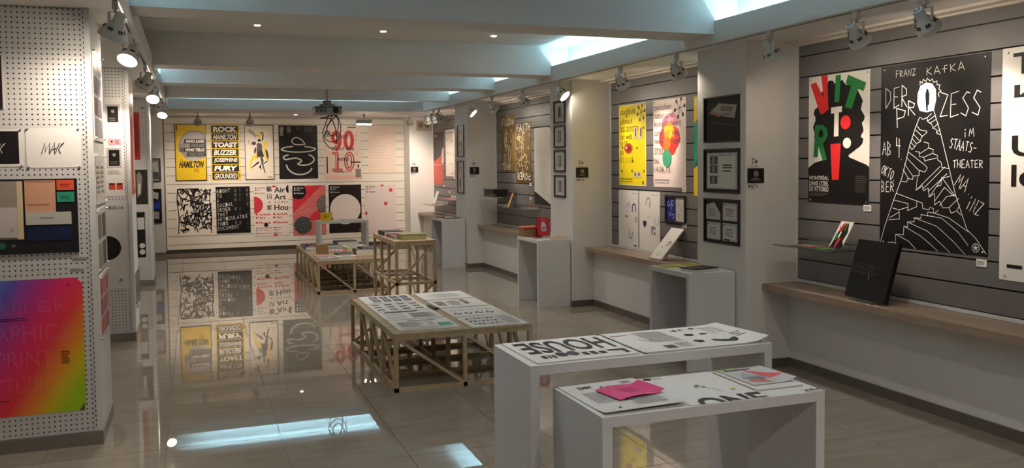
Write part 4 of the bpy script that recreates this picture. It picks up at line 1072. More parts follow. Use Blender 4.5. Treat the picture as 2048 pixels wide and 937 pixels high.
# small white caption cards on the slats
for l, y, z in (('small white caption card under the curly hair poster', 4.64, 1.20), ('small white caption card under the staircase poster', 3.74, .925), ('small white caption card under the pink poster', 6.945, 1.262), ('small white caption card under the blue and white frame', 6.94, .935), ('upper white caption card under the darker gold poster', 10.80, 1.235), ('lower white caption card below the darker gold poster', 10.80, 1.045), ('white caption card under the coral red poster', 15.08, 1.12), ('white caption card under the white rounded poster', 14.38, 1.28), ('lone white caption card in the farthest niche', 14.70, 1.02)):
    sheet('caption_card', l, 'caption', RIGHT(y, z), .07, .042, 'f0ece6', lambda A: A.lines(.1, .2, .9, .8, 3, '8a8480'), t=.003, group='caption cards')

# ================================================================== FRAMES ON THE PIERS
XP = 3.7845
def pframe(l, yfar, z0, ynear, z1, art, fw=.012, col='1a1717', grp='framed prints on the piers'):
    w, h = yfar - ynear - 2 * fw, z1 - z0 - 2 * fw
    return sheet('framed_print', l, 'picture', RIGHT(yfar - fw, z0 + fw, XP), w, h, col, art, frame=BLK, fw=fw, ft=.012, group=grp)
def a_p1a(A):
    A.poly([(.12, .66), (.42, .88), (.95, .80), (.88, .50)], 'a8a094', 2); A.poly([(.12, .66), (.20, .72), (.50, .58), (.45, .56)], 'b07058', 3); A.poly([(.5, .82), (.85, .77), (.8, .66), (.45, .70)], '7a756c', 3); A.lines(.45, .58, .8, .64, 2, '6a655e', 3)
    A.lines(.06, .4, .1, .46, 1, '4a4644', 2); A.stroke([(.15, .46), (.85, .34)], .008, '4a4644', 2)
pframe('square black framed photo of a box, topmost on the nearest pier', 5.87, 1.688, 5.402, 2.039, a_p1a)
def a_p1b(A):
    A.rect(.05, .06, .95, .94, 'c4c1bc'); A.rect(.10, .10, .90, .88, 'dad7d1', 2)
    for y in (.66, .44, .18): A.rect(.15, y, .38, y + .2, '4f4b48', 3); A.rect(.22, y + .02, .30, y + .18, '8d8884', 4)
    for y in (.62, .56, .48): A.text('serif', .55, y, .8, y + .04, '4a4744', 3) if False else A.lines(.54, y, .82, y + .035, 1, '4a4744', 3, fill=.9)
    A.lines(.42, .86, .86, .9, 1, '77736e', 4); A.rect(.4, .12, .405, .86, '8a8680', 4)
pframe('framed spread with three small photos, middle frame on the nearest pier', 5.87, 1.302, 5.398, 1.641, a_p1b)
def a_p1c(A):
    for i, j in ((1, 1), (0, 0), (1, 0)):
        x, y = .05 + i * .48, .05 + j * .48; A.rect(x, y, x + .42, y + .42, 'bcbab6'); A.rect(x + .04, y + .04, x + .38, y + .36, 'd6d4d0', 2); A.lines(x + .08, y + .1, x + .34, y + .3, 6, '7d7a76', 3); A.rect(x + .02, y + .36, x + .05, y + .40, '222222', 3)
    A.poly([(.03, .53), (.03, .88), (.28, .95), (.46, .70), (.46, .53)], 'c4c2be'); A.lines(.12, .6, .34, .8, 4, '84817c', 3); A.rect(.58, .06, .75, .10, '222222', 4)
pframe('black frame divided into four pages, lowest on the nearest pier', 5.868, .912, 5.395, 1.257, a_p1c)
for k, (z0, z1) in enumerate(((1.972, 2.22), (1.704, 1.956), (1.44, 1.685), (1.164, 1.411))):
    def a_f(A, k=k):
        A.rect(.12, .12, .88, .88, 'c4c0ba'); A.rect(.37, .22, .63, .78, '2c2a2a', 2)
        if k: A.rect(.42, .27, .58, .73, '9d9a96', 3)
    pframe(('topmost', 'second', 'third', 'lowest')[k] + ' of four small black frames stacked on the middle pier', 8.882, z0, 8.57, z1, a_f, fw=.022, col='d6d2cc')
def a_p3a(A):
    A.lines(.2, .75, .8, .9, 3, '9d9894')
    for x in (.3, .55): A.rect(x, .33, x + .12, .48, 'b0434a', 2)
    A.lines(.2, .1, .8, .2, 2, 'a5a09c')
pframe('upper black frame with two red marks on the farthest framed pier', 12.625, 1.642, 12.285, 2.12, a_p3a, fw=.018, col='cdc9c4')
def a_p3b(A): A.lines(.2, .7, .85, .85, 3, '9d9894'); A.rect(.35, .18, .5, .45, '2a2828', 2); A.lines(.2, .06, .8, .12, 1, 'a5a09c')
pframe('lower black frame with a dark figure on the farthest framed pier', 12.64, 1.093, 12.305, 1.586, a_p3b, fw=.018, col='cdc9c4')

# no-photo signs on the pier faces
def sign(x, y, label):
    z = 1.385
    def a_s(A):
        for R_, c in ((.021, 'b8b2ac'), (.0165, '100e0e')): A.disc(.5, .62, R_, c, 2 if R_ > .02 else 3)
        A.poly([(.44, .52), (.55, .55), (.57, .70), (.46, .69)], 'a5a09a', 4); A.stroke([(.42, .74), (.58, .50)], .004, 'b8b2ac', 5)
        A.lines(.28, .25, .74, .31, 1, '8d8883', 2, fill=.8); A.lines(.12, .14, .88, .21, 1, '6d6863', 2, fill=.8)
    o = sheet('wall_sign', label, 'sign', FAR(x, z, y), .142, .106, '0e0c0c', a_s, t=.004, group='no photo signs')
    G = '2a2220'
    q = sheet('wall_decal', 'small megaphone symbol above the sign ' + label.split('sign ')[-1], 'decal', FAR(x + .012, z + .122, y - .0002), .08, .062, W_WALL, lambda A: [A.stroke([(.35, .35), (.35, .95), (.85, .62), (.35, .35)], .005, G), A.poly([(.75, .6), (.95, .7), (.9, .5), (.85, .3), (.7, .35)], G), A.lines(.3, .12, .8, .2, 1, '5a504a'), A.lines(.15, -.02, .95, .06, 1, '8a7d74')], t=.0004, group='wall symbols', base=W_WALL)
    q = sheet('wall_decal', 'three tiny symbols below the sign ' + label.split('sign ')[-1], 'decal', FAR(x, z - .045, y - .0002), .09, .036, W_WALL, lambda A: [A.poly([(.05, .8), (.25, .9), (.22, .3), (.1, .1), (.12, .5)], G), A.stroke([(.36, .25), (.36, .8), (.56, .8), (.56, .25), (.36, .25)], .004, G), A.rect(.43, .4, .5, .65, G), A.stroke([(.66, .85), (.8, .85), (.73, .85), (.73, .45)], .004, G), A.stroke([(.86, .7), (.96, .7), (.96, .3), (.86, .35)], .005, G)], t=.0004, group='wall symbols', base=W_WALL)
sign(3.797, 5.3255, 'black no-photo sign on the nearest pier')
sign(3.825, 8.3955, 'black no-photo sign on the middle pier')
sign(3.822, 12.1455, 'black no-photo sign on the pier before the far niche')
sign(3.80, 15.7255, 'black no-photo sign on the farthest wall face')

# ================================================================== SHEETS ON THE LEFT PEGBOARD COLUMNS
GP = 'sheets on the pegboard columns'
P1, P2, P3 = 5.2795, 8.3195, 12.1195
sheet('photo_sheet', 'white sheet with a dark photo at the upper left picture edge', 'photo', FAR(-1.20, 1.858, P1), .272, .30, 'dcd7d0', lambda A: A.rect(.06, .02, .96, .97, '2a2024'), group=GP, pins=((.96, .03),))
def mak(A, c):
    L = {'M': [(0, 0), (.15, .95), (.17, .2), (.37, .95), (.33, .02)], 'A': [(.36, 0), (.58, 1), (.56, .02)], 'K': [(.60, 0), (.80, .98), (.66, .45), (.99, 1), (.74, .4), (.82, .0)]}
    for k, p in L.items(): A.stroke([(.28 + x * .42, .36 + y * .28) for x, y in p], .0035, c, 3)
    A.stroke([(.45, .46), (.56, .49)], .003, c, 3)
sheet('logo_sheet', 'sheet with white MAK lettering on a black block', 'print', FAR(-1.118, 1.555, P1), .268, .202, 'e2dfdb', lambda A: [A.rect(.06, .08, .92, .94, '1c191b'), mak(A, 'd8d4cf')], group=GP, pins=CORN)
sheet('logo_sheet', 'white sheet with thin black MAK lettering', 'print', FAR(-.838, 1.548, P1), .266, .214, 'e6e3df', lambda A: mak(A, '1c191b'), group=GP, pins=CORN)
t = thing('sample_board', 'black board of stationery samples, folders and cards on the nearest pegboard', 'display board', group=GP); t.matrix_world = FAR(-1.22, 1.083, P1)
MB().box(0, .623, 0, .405, 0, .008).obj('board', mat('black_board', (.012, .012, .016), .3), t)
def smp(n, x0, y0, x1, y1, c, z=.008, h=.003, art=None):
    k = .405 / 150; o_ = .623
    X0, X1 = o_ - (158 - x0) * .002426, o_ - (158 - x1) * .002426
    Z0, Z1 = .405 - (y1 - 358) * .0027, .405 - (y0 - 358) * .0027
    q = MB().box(X0, X1, Z0, Z1, z, z + h).obj(n, ink(c), t)
    if art:
        A = Art(X1 - X0, Z1 - Z0); art(A); p = A.build(q, 0); p.location = (X0, Z0, z + h + .0002)
    return q
smp('folder', -60, 362, 38, 478, '9c948a'); smp('folder_edge', 38, 362, 49, 478, 'd8c49c')
smp('card', -30, 414, 37, 474, 'c9c0bb', .011, art=lambda A: [A.rect(.8, .2, .9, .32, 'c89a94'), A.rect(.1, .85, .5, .9, 'b8a8a2')])
smp('notepad', 53, 361, 114, 440, 'd6a184', art=lambda A: [A.rect(.04 + k * .062, .955, .07 + k * .062, .985, '6a4a3a') for k in range(15)] + [A.rect(.1, .38, .8, .41, 'c08c72')])
smp('card', 117, 361, 152, 381, 'e2563c', art=lambda A: A.lines(.2, .3, .8, .7, 2, 'c2452f'))
smp('card', 117, 385, 152, 405, '2f9a7c', art=lambda A: A.lines(.2, .3, .8, .7, 2, '257c64'))
smp('envelope', 56, 436, 144, 482, '1d2546'); smp('envelope_flap', 54, 425, 145, 450, 'c2c0b6', .011, art=lambda A: A.lines(.3, .5, .7, .62, 1, '8d8b82'))
for x, c, r in ((6, '2f6a58', .017), (28, '5b6670', .009)):
    q = MB().lathe([(r, 0), (r, .003)], seg=20).obj('sticker', ink(c), t); q.location = (.623 - (158 - x) * .002426, .405 - (491 - 358) * .0027, .008)
def a_fuji(A):
    g = mat('pale_overprint', (1, .75, .9), .4, alpha=.09)
    for s, x0, x1, y in (('FUJI GR', .14, .84, .725), ('APHICS', .16, .86, .55), ('PRINT', .18, .70, .36), ('STUDIO', .18, .72, .165)): A.text(s, x0, y, x1, y + .115, g, 2, bold=-.008)
    A.lines(.2, .70, .5, .725, 2, '4a1a4a', 2); A.lines(.1, .11, .3, .125, 1, '8a2a2a', 2)
    A.lines(.78, .36, .86, .46, 7, '6a4a1a', 2); A.lines(.86, .93, .88, .97, 1, '7a1a3a', 2)
    A.poly([(.93, 0.0), (.985, .06), (.985, .0)], '6a7010', 2)
sheet('gradient_poster', 'rainbow gradient poster with clipped corners low on the nearest pegboard', 'poster', FAR(-1.108, .20, P1), .52, .742, 'e0204e', a_fuji, corners=.034, base=GRAD, group=GP)
for x, z, l in ((-.63, 1.045, 'clear caption strip below the sample board'), (-.645, .985, 'clear caption strip above the gradient poster')):
    sheet('caption_strip', l, 'caption', FAR(x, z, P1), .07, .012, 'c8c5c1', lambda A: A.lines(.05, .2, .9, .8, 2, '7a7672'), t=.003, group='caption strips on the pegboard')

# side face of the nearest column: four acrylic clip holders
XS = -.5117
def grid_art(c, n, m, g):
    def f(A):
        for i in range(n):
            for j in range(m): A.rect(.06 + i * .9 / n, .05 + j * .92 / m, .06 + (i + .85) * .9 / n, .05 + (j + .85) * .92 / m, random.choice(c))
        for k in range(g): A.rect(.1, .1 + k * .2, .9, .11 + k * .2, 'e0dcd6', 2)
    return f
def clip(label, y0, z0, w, h, col, art):
    o = sheet('clip_poster', label, 'poster', SIDE(y0, z0, XS), w, h, col, art, t=.003, group='clip holders on the column side')
    for u in (.02, .98):
        for v in (.03, .97):
            p = MB().lathe([(.005, 0), (.005, .016)], seg=8).obj('standoff', STEEL, o); p.location = (u * w, v * h, 0)
clip('glossy photo strip high on the side of the nearest column', 5.37, 1.70, .50, .52, 'e6e0d8', grid_art(['b08f7c', '8d7a86', 'a8a0a4', '77606e'], 2, 4, 0))
clip('black bordered sheet on the side of the nearest column', 5.335, 1.335, .53, .285, 'e0dcd6', lambda A: [A.rect(0, 0, .04, 1, '15120f'), A.rect(.45, .1, .47, .9, '9a958f'), A.lines(.1, .2, .4, .8, 6, '8a857f'), A.lines(.55, .2, .9, .8, 6, '8a857f')])
clip('black and white photo poster on the side of the nearest column', 5.345, .955, .52, .355, 'd8d4ce', grid_art(['3f3c3a', '77726d', '55514d', '9a948d'], 2, 2, 0))
clip('red patterned poster low on the side of the nearest column', 5.36, .565, .52, .365, 'dcd2cd', grid_art(['b8424c', 'c86a70', '9c3440'], 3, 3, 0))

# second column
def a_c2(A):
    for y in (.73, .29): A.rect(.38, y, .92, y + .2, 'b5aeb0'); A.rect(.45, y + .02, .85, y + .18, '15110f', 2); A.disc(.65, y + .13, .014, '8a847e', 3); A.lines(.5, y + .03, .8, y + .07, 2, '5d5752', 3); A.lines(.4, y - .07, .9, y - .02, 3, 'b0aaa4')
    A.rect(.45, .52, .92, .585, 'd89aa4'); A.disc(.58, .555, .008, '2a2220', 3); A.lines(.7, .53, .85, .57, 2, '8a5a60', 2)
    for x in (.42, .70): A.rect(x, .07, x + .24, .135, 'd04a2a'); A.rect(x + .04, .115, x + .2, .135, '4a2018', 2)
sheet('photo_sheet', 'tall white sheet with two dark portraits and orange cards on the second column', 'print', FAR(-.78, 1.29, P2), .214, .865, 'dfdad5', a_c2, group=GP)
def a_c2b(A): A.disc(.40, .47, .105, '17130f'); A.text('18.02.16', .42, .91, .88, .945, '2a2522', 2); A.disc(.76, .10, .014, '55504b', 2); A.disc(.76, .10, .010, '9a948e', 3)
sheet('poster', 'white poster with a black half disc on the second column', 'poster', FAR(-.82, .472, P2), .268, .775, 'd6d2cd', a_c2b, group=GP)
sheet('clip_poster', 'tall red poster on the lit side of the second column', 'poster', SIDE(8.40, 1.30, XS), .48, .92, 'c23a38', lambda A: [A.rect(.5, .05, .95, .95, 'e0b8a8'), A.lines(.1, .1, .4, .5, 6, '8a2a28')], t=.003)
t = thing('clip_rail', 'pair of dark vertical clip rods low on the side of the second column', 'rail', (-.512, 8.44, .27))
MB().tube([(.014, 0, 0), (.014, 0, .33)], .006).obj('rod', STEEL, t); MB().tube([(.014, .34, .02), (.014, .34, .35)], .006).obj('rod', STEEL, t)
MB().box(.003, .007, .0, .34, .02, .32).obj('acrylic_sheet', ACRYL, t)
for y in (0, .34):
    for z in (.03, .31): MB().lathe([(.006, 0), (.006, .02)], c=(0, y, z), axis='x', seg=8).obj('standoff', STEEL, t)
# third column
sheet('poster', 'narrow red poster high on the third column', 'poster', FAR(-.83, 1.635, P3), .204, .608, 'c4252a', lambda A: A.lines(.7, .1, .9, .9, 20, '9c1c20'), group=GP)
sheet('poster', 'dark photo poster of a pale figure on the third column', 'poster', FAR(-.80, 1.06, P3), .25, .447, '2a2623', lambda A: [A.poly([(.5, .2), (.48, .85), (.62, .95), (.75, .8), (.68, .3)], '8a837a'), A.poly([(.55, .3), (.56, .6), (.66, .6), (.64, .3)], 'c9c1b6', 2)], group=GP)
sheet('poster', 'black poster with stacked white rings on the third column', 'poster', FAR(-.80, .372, P3), .205, .587, '131112', lambda A: [A.disc(.80, .12, .034, 'd8d4cf', 2), A.disc(.80, .26, .034, 'd8d4cf', 2), A.rect(.55, .62, .96, .88, 'c8c4bf', 2)], group=GP)
sheet('wall_decal', 'small black symbol at the top of the third column', 'decal', FAR(-.61, 2.28, P3), .05, .04, 'c9c5c0', lambda A: [A.stroke([(.2, .2), (.2, .8), (.7, .5), (.2, .2)], .005, '2a2220'), A.rect(.6, .2, .8, .7, '2a2220')], t=.001)
sheet('framed_print', 'upper black frame on the white pier left of the far wall', 'picture', FAR(-.72, 1.30, 15.9475), .195, .37, '8d8a8c', lambda A: [A.rect(.1, .1, .9, .4, '55525a'), A.poly([(.3, .5), (.9, .4), (.8, .9), (.4, .85)], 'c5c2c2')], frame=BLK, fw=.014)
sheet('framed_print', 'lower black frame with blue sheet on the white pier left of the far wall', 'picture', FAR(-.72, .59, 15.9475), .195, .56, '201d20', lambda A: [A.poly([(.3, .75), (.8, .7), (.85, .9), (.4, .95)], 'b5b2b0'), A.poly([(.3, .40), (.95, .42), (.95, .66), (.5, .6)], '2a3aa0'), A.poly([(.3, .12), (.85, .1), (.85, .32), (.35, .34)], 'a5a29e')], frame=BLK, fw=.014)

# ================================================================== POSTERS ON THE LOW PINE TABLE
GT = 'posters on the low pine table'
def a_q(kind):
    K_ = '2a2726'
    def f(A):
        if kind == 0:
            for i in range(4):
                for j in range(2): A.rect(.18 + i * .2, .12 + j * .42, .33 + i * .2, .46 + j * .42, '2b2c36'); A.lines(.20 + i * .2, .16 + j * .42, .31 + i * .2, .42 + j * .42, 3, 'b5b5ba', 2)
        elif kind == 1:
            for i in range(4):
                for j in range(3): A.rect(.06 + i * .235, .12 + j * .3, .20 + i * .235, .24 + j * .3, K_)
            A.lines(.06, .90, .9, .96, 1, '77736f')
        elif kind == 2:
            A.rect(.08, .12, .40, .7, 'cfd0cc'); A.rect(.50, .12, .92, .66, 'bfc0bc'); A.lines(.5, .14, .9, .64, 8, '8a8a86', 2); A.text('MAGAZINE', .1, .78, .8, .92, K_, 2) if False else A.lines(.12, .78, .75, .92, 2, K_, 2, fill=.7)
        elif kind == 3:
            A.lines(.1, .25, .5, .75, 7, '8d8a86'); A.rect(.72, .2, .95, .5, '3aa08a'); A.lines(.3, .78, .8, .9, 1, '55504c'); A.lines(.1, .05, .9, .15, 2, '9a9894'); A.rect(.58, .3, .68, .7, 'd0b8b0')
        elif kind == 4:
            A.disc(.24, .5, .022, 'c89a5a', 2, ry=.012); A.lines(.3, .2, .9, .8, 6, 'bdbab5')
        elif kind == 5:
            A.lines(.08, .2, .28, .8, 4, K_, fill=.6); A.lines(.62, .3, .74, .9, 3, K_, fill=.7); A.lines(.33, .2, .58, .8, 8, 'a5a29e')
        elif kind == 6:
            for i in range(5): A.curve([(.1 + i * .17, .6), (.14 + i * .17, .75), (.18 + i * .17, .6), (.2 + i * .17, .7)], .005, '77736f')
            for i in range(4): A.curve([(.08 + i * .2, .25), (.13 + i * .2, .4), (.16 + i * .2, .2), (.22 + i * .2, .35)], .012, K_)
        else:
            for j in range(3):
                for i in range(7): A.rect(.12 + i * .075, .15 + j * .27, .165 + i * .075, .30 + j * .27, '55524f' if (i + j) % 3 else 'a5a29e')
            A.lines(.68, .1, .96, .9, 10, '9a97a0')
    return f
TN = ['printed poster with four dark blocks per row, far left on the low pine table', 'printed poster with a grid of small black captions on the low pine table', 'printed spread with two grey text columns on the low pine table', 'printed sheet with green corner block, near left on the low pine table',
      'pale sheet with a small orange spot, far right on the low pine table', 'white poster with two black text blocks on the low pine table', 'white poster with sketchy symbols on the low pine table', 'white poster with rows of small glyphs, near right on the low pine table']
rng = random.Random(3)
for k in range(4):
    y = 7.005 - k * .405
    sheet('table_poster', TN[k], 'poster', FLAT(1.300 + .0 * k, y, .4005, rng.uniform(-.012, .012)), .435, .385, 'e6e5e1', a_q(k), t=.005, group=GT)
    y = 7.005 - k * .43
    sheet('table_poster', TN[4 + k], 'poster', FLAT(1.797, y, .4005, rng.uniform(-.012, .012)), .425, .40, 'e6e5e2', a_q(4 + k), t=.005, group=GT)
t = tag(MB().box(0, .06, 0, .05, 0, .003).obj('folded_card', ink('b8443c')), 'tiny red card on the far left corner of the low pine table', 'card'); t.location = (1.248, 7.36, .4005)
t = tag(MB().box(-.02, .02, -.08, .08, 0, .012).obj('black_strip', BLACKP, bevel=.002), 'small black strip lying between the two rows of table posters', 'strip'); t.location = (1.762, 6.62, .4035); t.rotation_euler = (0, 0, .12)

# ================================================================== SHEETS ON THE FRONT WHITE TABLES
ZL, ZS = HL + .0006, HS + .0006
def a_house(A):
    Kc = '1b1a1a'
    A.text('HOUSE', .07, .36, .95, .90, Kc, 2, bold=.02, rot=math.pi)
    A.rect(0, .27, 1, .276, 'b5b3b0', 1)
    for x0, x1, y0, y1 in ((.12, .16, .13, .25), (.18, .20, .13, .25), (.22, .25, .13, .25), (.52, .57, .13, .25), (.60, .65, .13, .25), (.68, .74, .13, .22), (.78, .95, .20, .25), (.91, .95, .08, .25)): A.rect(x0, y0, x1, y1, Kc, 2)
    A.disc(.33, .25, .022, Kc, 2, ry=.035); A.disc(.44, .25, .022, Kc, 2, ry=.035)
sheet('table_poster', 'white poster with HOUSE upside down in heavy black letters', 'poster', FLAT(1.135, 2.832, ZL, .02), .415, .365, 'd6d5d3', a_house, t=.004)
def curlR(u, v): return .022 * max(0, u - .82) ** 2 / .0324 * (1 - .6 * v)
def a_news(A):
    Kc = '1f1e1e'
    A.lines(.02, .80, .16, .86, 1, '8a6a68'); A.text('2017', .18, .30, .32, .50, '6a6866', 2, rot=.0) if False else A.curve([(.16, .55), (.22, .45), (.25, .55), (.30, .42)], .004, '55534f')
    A.lines(.22, .38, .46, .92, 14, 'a8a6a2', 1, rag=.1); A.rect(.22, .08, .30, .22, '4a4846'); A.lines(.33, .08, .46, .3, 6, 'b2b0ac')
    A.poly([(.52, .84), (.58, .88), (.57, .78)], Kc); A.poly([(.60, .84), (.62, .92), (.64, .84)], Kc); A.poly([(.70, .86), (.72, .93), (.75, .88), (.73, .84)], Kc)
    A.disc(.585, .58, .020, Kc, 2, ry=.02); A.disc(.705, .58, .018, Kc, 2, ry=.013)
    A.poly([(.50, .30), (.53, .34), (.58, .30), (.57, .22), (.52, .20)], Kc); A.poly([(.64, .28), (.68, .30), (.72, .26), (.78, .24), (.82, .30), (.86, .32), (.86, .22), (.80, .14), (.70, .16), (.66, .22)], Kc)
    for x in (.83, .90): A.lines(x - .05, .55, x + .02, .9, 6, 'b0aeaa')
    A.lines(.88, .3, .97, .5, 3, '77757a')
sheet('newspaper', 'large newspaper sheet with black face-like blots on the front table', 'newspaper', FLAT(1.565, 2.828, ZL + .004, .0), .555, .375, 'd5d4d2', a_news, t=.0015, warp=curlR)
sheet('newspaper', 'lower newspaper pages beneath the blotted sheet', 'newspaper', FLAT(1.575, 2.824, ZL, .008), .54, .37, 'c9c8c6', None, t=.003)
def curlF(u, v): return .006 * max(0, .25 - v) ** 2 / .0625 + .004 * u
def a_zady(A):
    Kc = '2a2827'
    A.text('ZADY', .17, .80, .36, .88, Kc, 2, bold=.03); A.curve([(.42, .74), (.46, .82), (.5, .74), (.55, .82), (.62, .76), (.7, .8)], .004, '4a4846')
    A.lines(.12, .30, .40, .68, 10, 'aaa8a4', rag=.1); A.lines(.5, .12, .9, .36, 8, 'aaa8a4', rag=.1); A.lines(.75, .82, .9, .92, 3, '8a8884'); A.disc(.26, .12, .006, Kc, 2); A.disc(.48, .33, .006, Kc, 2)
sheet('newspaper', 'newspaper with ZADY heading beneath the pink sheet', 'newspaper', FLAT(1.200, 2.425, ZS + .001, .02), .30, .365, 'd4d3d1', a_zady, t=.0015, warp=curlF)
sheet('pink_sheet', 'bright pink folded sheet on the nearest table', 'leaflet', FLAT(1.310, 2.535, ZS + .0085, .17), .19, .145, 'd8437e', lambda A: A.lines(.3, .3, .7, .7, 4, 'c43a70'), t=.001, warp=lambda u, v: .006 * abs(math.sin(u * 4)) + .008 * max(0, u - .85) * 6)
def a_one(A):
    Kc = '1c1b1b'
    A.text('ONE', .12, -.20, .98, .17, Kc, 2, bold=.022)
    for x, y in ((.50, .56), (.54, .50), (.46, .52)): A.disc(x, y, .008, '5aa06a', 2)
    A.stroke([(.5, .54), (.60, .40), (.64, .30)], .0025, '5aa06a', 2); A.disc(.80, .33, .008, 'c8c84a', 2); A.disc(.10, .93, .016, '2a2626', 2, ry=.012); A.lines(.18, .91, .3, .95, 1, '9a9894')
sheet('table_poster', 'white poster with the cut off word ONE on the nearest table', 'poster', FLAT(1.505, 2.41, ZS, .0), .305, .375, 'd8d7d5', a_one, t=.0015)
def a_bro(A):
    A.poly([(.45, 1), (1, .35), (.62, .30)], 'cf5152'); A.poly([(.05, .25), (.5, .05), (.40, .30)], 'cf5152'); A.poly([(.1, .45), (.35, .75), (.6, .35), (.3, .2)], '9aa2a6', 2)
    for k in range(4): A.stroke([(.18 + k * .05, .42 - k * .05), (.5 + k * .02, .42 - k * .06)], .003, '3f484c', 3)
    A.rect(.1, .92, .7, .97, '3a3a3a')
sheet('brochure', 'brochure with red triangles, topmost at the right of the nearest table', 'brochure', FLAT(1.835, 2.53, ZS + .006, .02), .185, .215, 'b9babb', a_bro, t=.002, warp=lambda u, v: .012 * max(0, u - .75) * 4 * (1 - v * .5))
sheet('brochure', 'white folder with red edge under the triangle brochure', 'brochure', FLAT(1.805, 2.485, ZS + .0005, -.01), .20, .265, 'd2d1cf', lambda A: A.rect(0, 0, .02, 1, '8a3236'), t=.004)
sheet('brochure', 'small green and grey leaflet peeking behind the triangle brochure', 'brochure', FLAT(1.84, 2.752, ZS + .0005, .0), .09, .04, '9fb07a', lambda A: A.disc(.4, .5, .01, '5a8a3a'), t=.002)
sheet('brochure', 'tiny dark lettered strip at the right corner of the nearest table', 'leaflet', FLAT(1.965, 2.412, ZS + .0002, .0), .066, .03, 'c9c8c6', lambda A: [A.rect(.05, .2, .25, .6, '222222'), A.rect(.4, .2, .6, .8, '222222'), A.rect(.75, .3, .95, .7, '222222')], t=.0008)

# ================================================================== THINGS IN THE RIGHT NICHES
ZC = .6385
def shelf(label, x0, y0, y1, z, lip=False):
    t = thing('acrylic_shelf', label, 'shelf', (4.24, (y0 + y1) / 2, z), group='clear acrylic shelves')
    h = (y1 - y0) / 2
    MB().box(x0 - 4.24, -.0005, -h, h, 0, .006).obj('plate', ACRYL, t)
    MB().box(-.006, -.0005, -h, h, .006, .06).obj('back_lip', ACRYL, t)
    if lip: MB().box(x0 - 4.24, x0 - 4.236, -h, h, -.24, 0).obj('front_panel', ACRYL, t)
    return t
def leaning(name, label, cat, base, yaw, tilt, w, h, th, col, art=None, stand=True):
    """a book or card leaning back on a small acrylic stand; base = middle of lower front edge, yaw 0 faces -X"""
    t = thing(name, label, cat, base, yaw)
    c, s = math.cos(tilt), math.sin(tilt)
    M = frame_matrix((0, w / 2, .006 + th * s), (0, -1, 0), (s, 0, c))     # normal = (-c,0,s)
    b = MB().box(0, w, 0, h, -th, 0); q = b.obj('cover', ink(col), t, bevel=.0015); q.matrix_basis = M
    if art:
        A = Art(w, h); art(A); p = A.build(q, .0003)
    if stand:
        st = MB(); st.box(-.025, .10, -w * .3, w * .3, 0, .003); st.box(-.028, -.025, -w * .3, w * .3, 0, .02)
        st.bar((.095, 0, .003), (.02 + h * .5 * s + th * c + .004, 0, h * .5 * c), w * .35, .003)
        st.obj('acrylic_stand', ACRYL, t)
    return t
shelf('clear acrylic shelf with flyers in the nearest niche', 3.93, 4.60, 5.20, .935)
sheet('flyer', 'red and orange flyer lying on the nearest acrylic shelf', 'flyer', FLAT(4.00, 4.86, .9415, .15), .15, .21, '6f5a48', lambda A: [A.rect(.1, .1, .5, .9, 'a8463a'), A.rect(.6, .2, .9, .8, '4f7a3c'), A.lines(.15, .2, .45, .8, 4, 'd8cfc4', 2)], t=.003, group='flyers on the nearest acrylic shelf')
sheet('flyer', 'green flyer lying on the nearest acrylic shelf', 'flyer', FLAT(3.98, 4.74, .9415, -.2), .13, .10, '4a7a34', None, t=.003, group='flyers on the nearest acrylic shelf')
leaning('postcard', 'small curly hair postcard standing on the acrylic shelf', 'postcard', (4.04, 4.69, .9418), .0, .55, .125, .21, .002, 'd8d2ca', a_vit2)
def a_car(A):
    g = '4a4c50'
    A.curve([(.02, .58), (.2, .60), (.45, .585), (.62, .56), (.72, .51), (.70, .45), (.6, .44)], .003, g); A.stroke([(.02, .44), (.42, .44)], .003, g); A.stroke([(.05, .50), (.40, .51)], .003, g); A.stroke([(.05, .54), (.3, .545)], .003, g)
    for r_ in (.034, .026, .012): A.curve([(.50 + r_ / A.w * math.cos(k * .785), .475 + r_ / A.h * math.sin(k * .785)) for k in range(8)], .0028, g, close=True, n=3)
    A.curve([(.05 + .05 * math.cos(k * .785), .49 + .05 * math.sin(k * .785)) for k in range(8)], .0028, g, close=True, n=3)
leaning('black_book', 'large black book with a line-drawn racing car on the counter', 'book', (4.00, 4.375, ZC), -.10, .28, .39, .385, .03, '0a0a0c', a_car)
for k, (y, l) in enumerate(((4.19, 'right'), (4.25, 'left'))):
    sheet('caption_strip', l + ' one of two narrow caption strips before the black book', 'caption', FLAT(3.945, y, ZC + .0005, 1.2), .05, .012, 'cfcac2', None, t=.001, group='caption strips on the nearest counter')
leaning('white_book', 'white book with a blue arch tilted on the second counter', 'book', (3.985, 7.00, ZC), .0, .72, .215, .36, .014, 'e2dcd3', lambda A: [arch(A, .72, .5, .022, '3a3a70', .3, wd=.011), arch(A, .45, .15, .022, 'b5b0aa', 3, wd=.009), A.rect(.35, .35, .45, .38, '9a948e', 2), A.rect(.3, .6, .4, .61, 'b5b0aa', 2)])
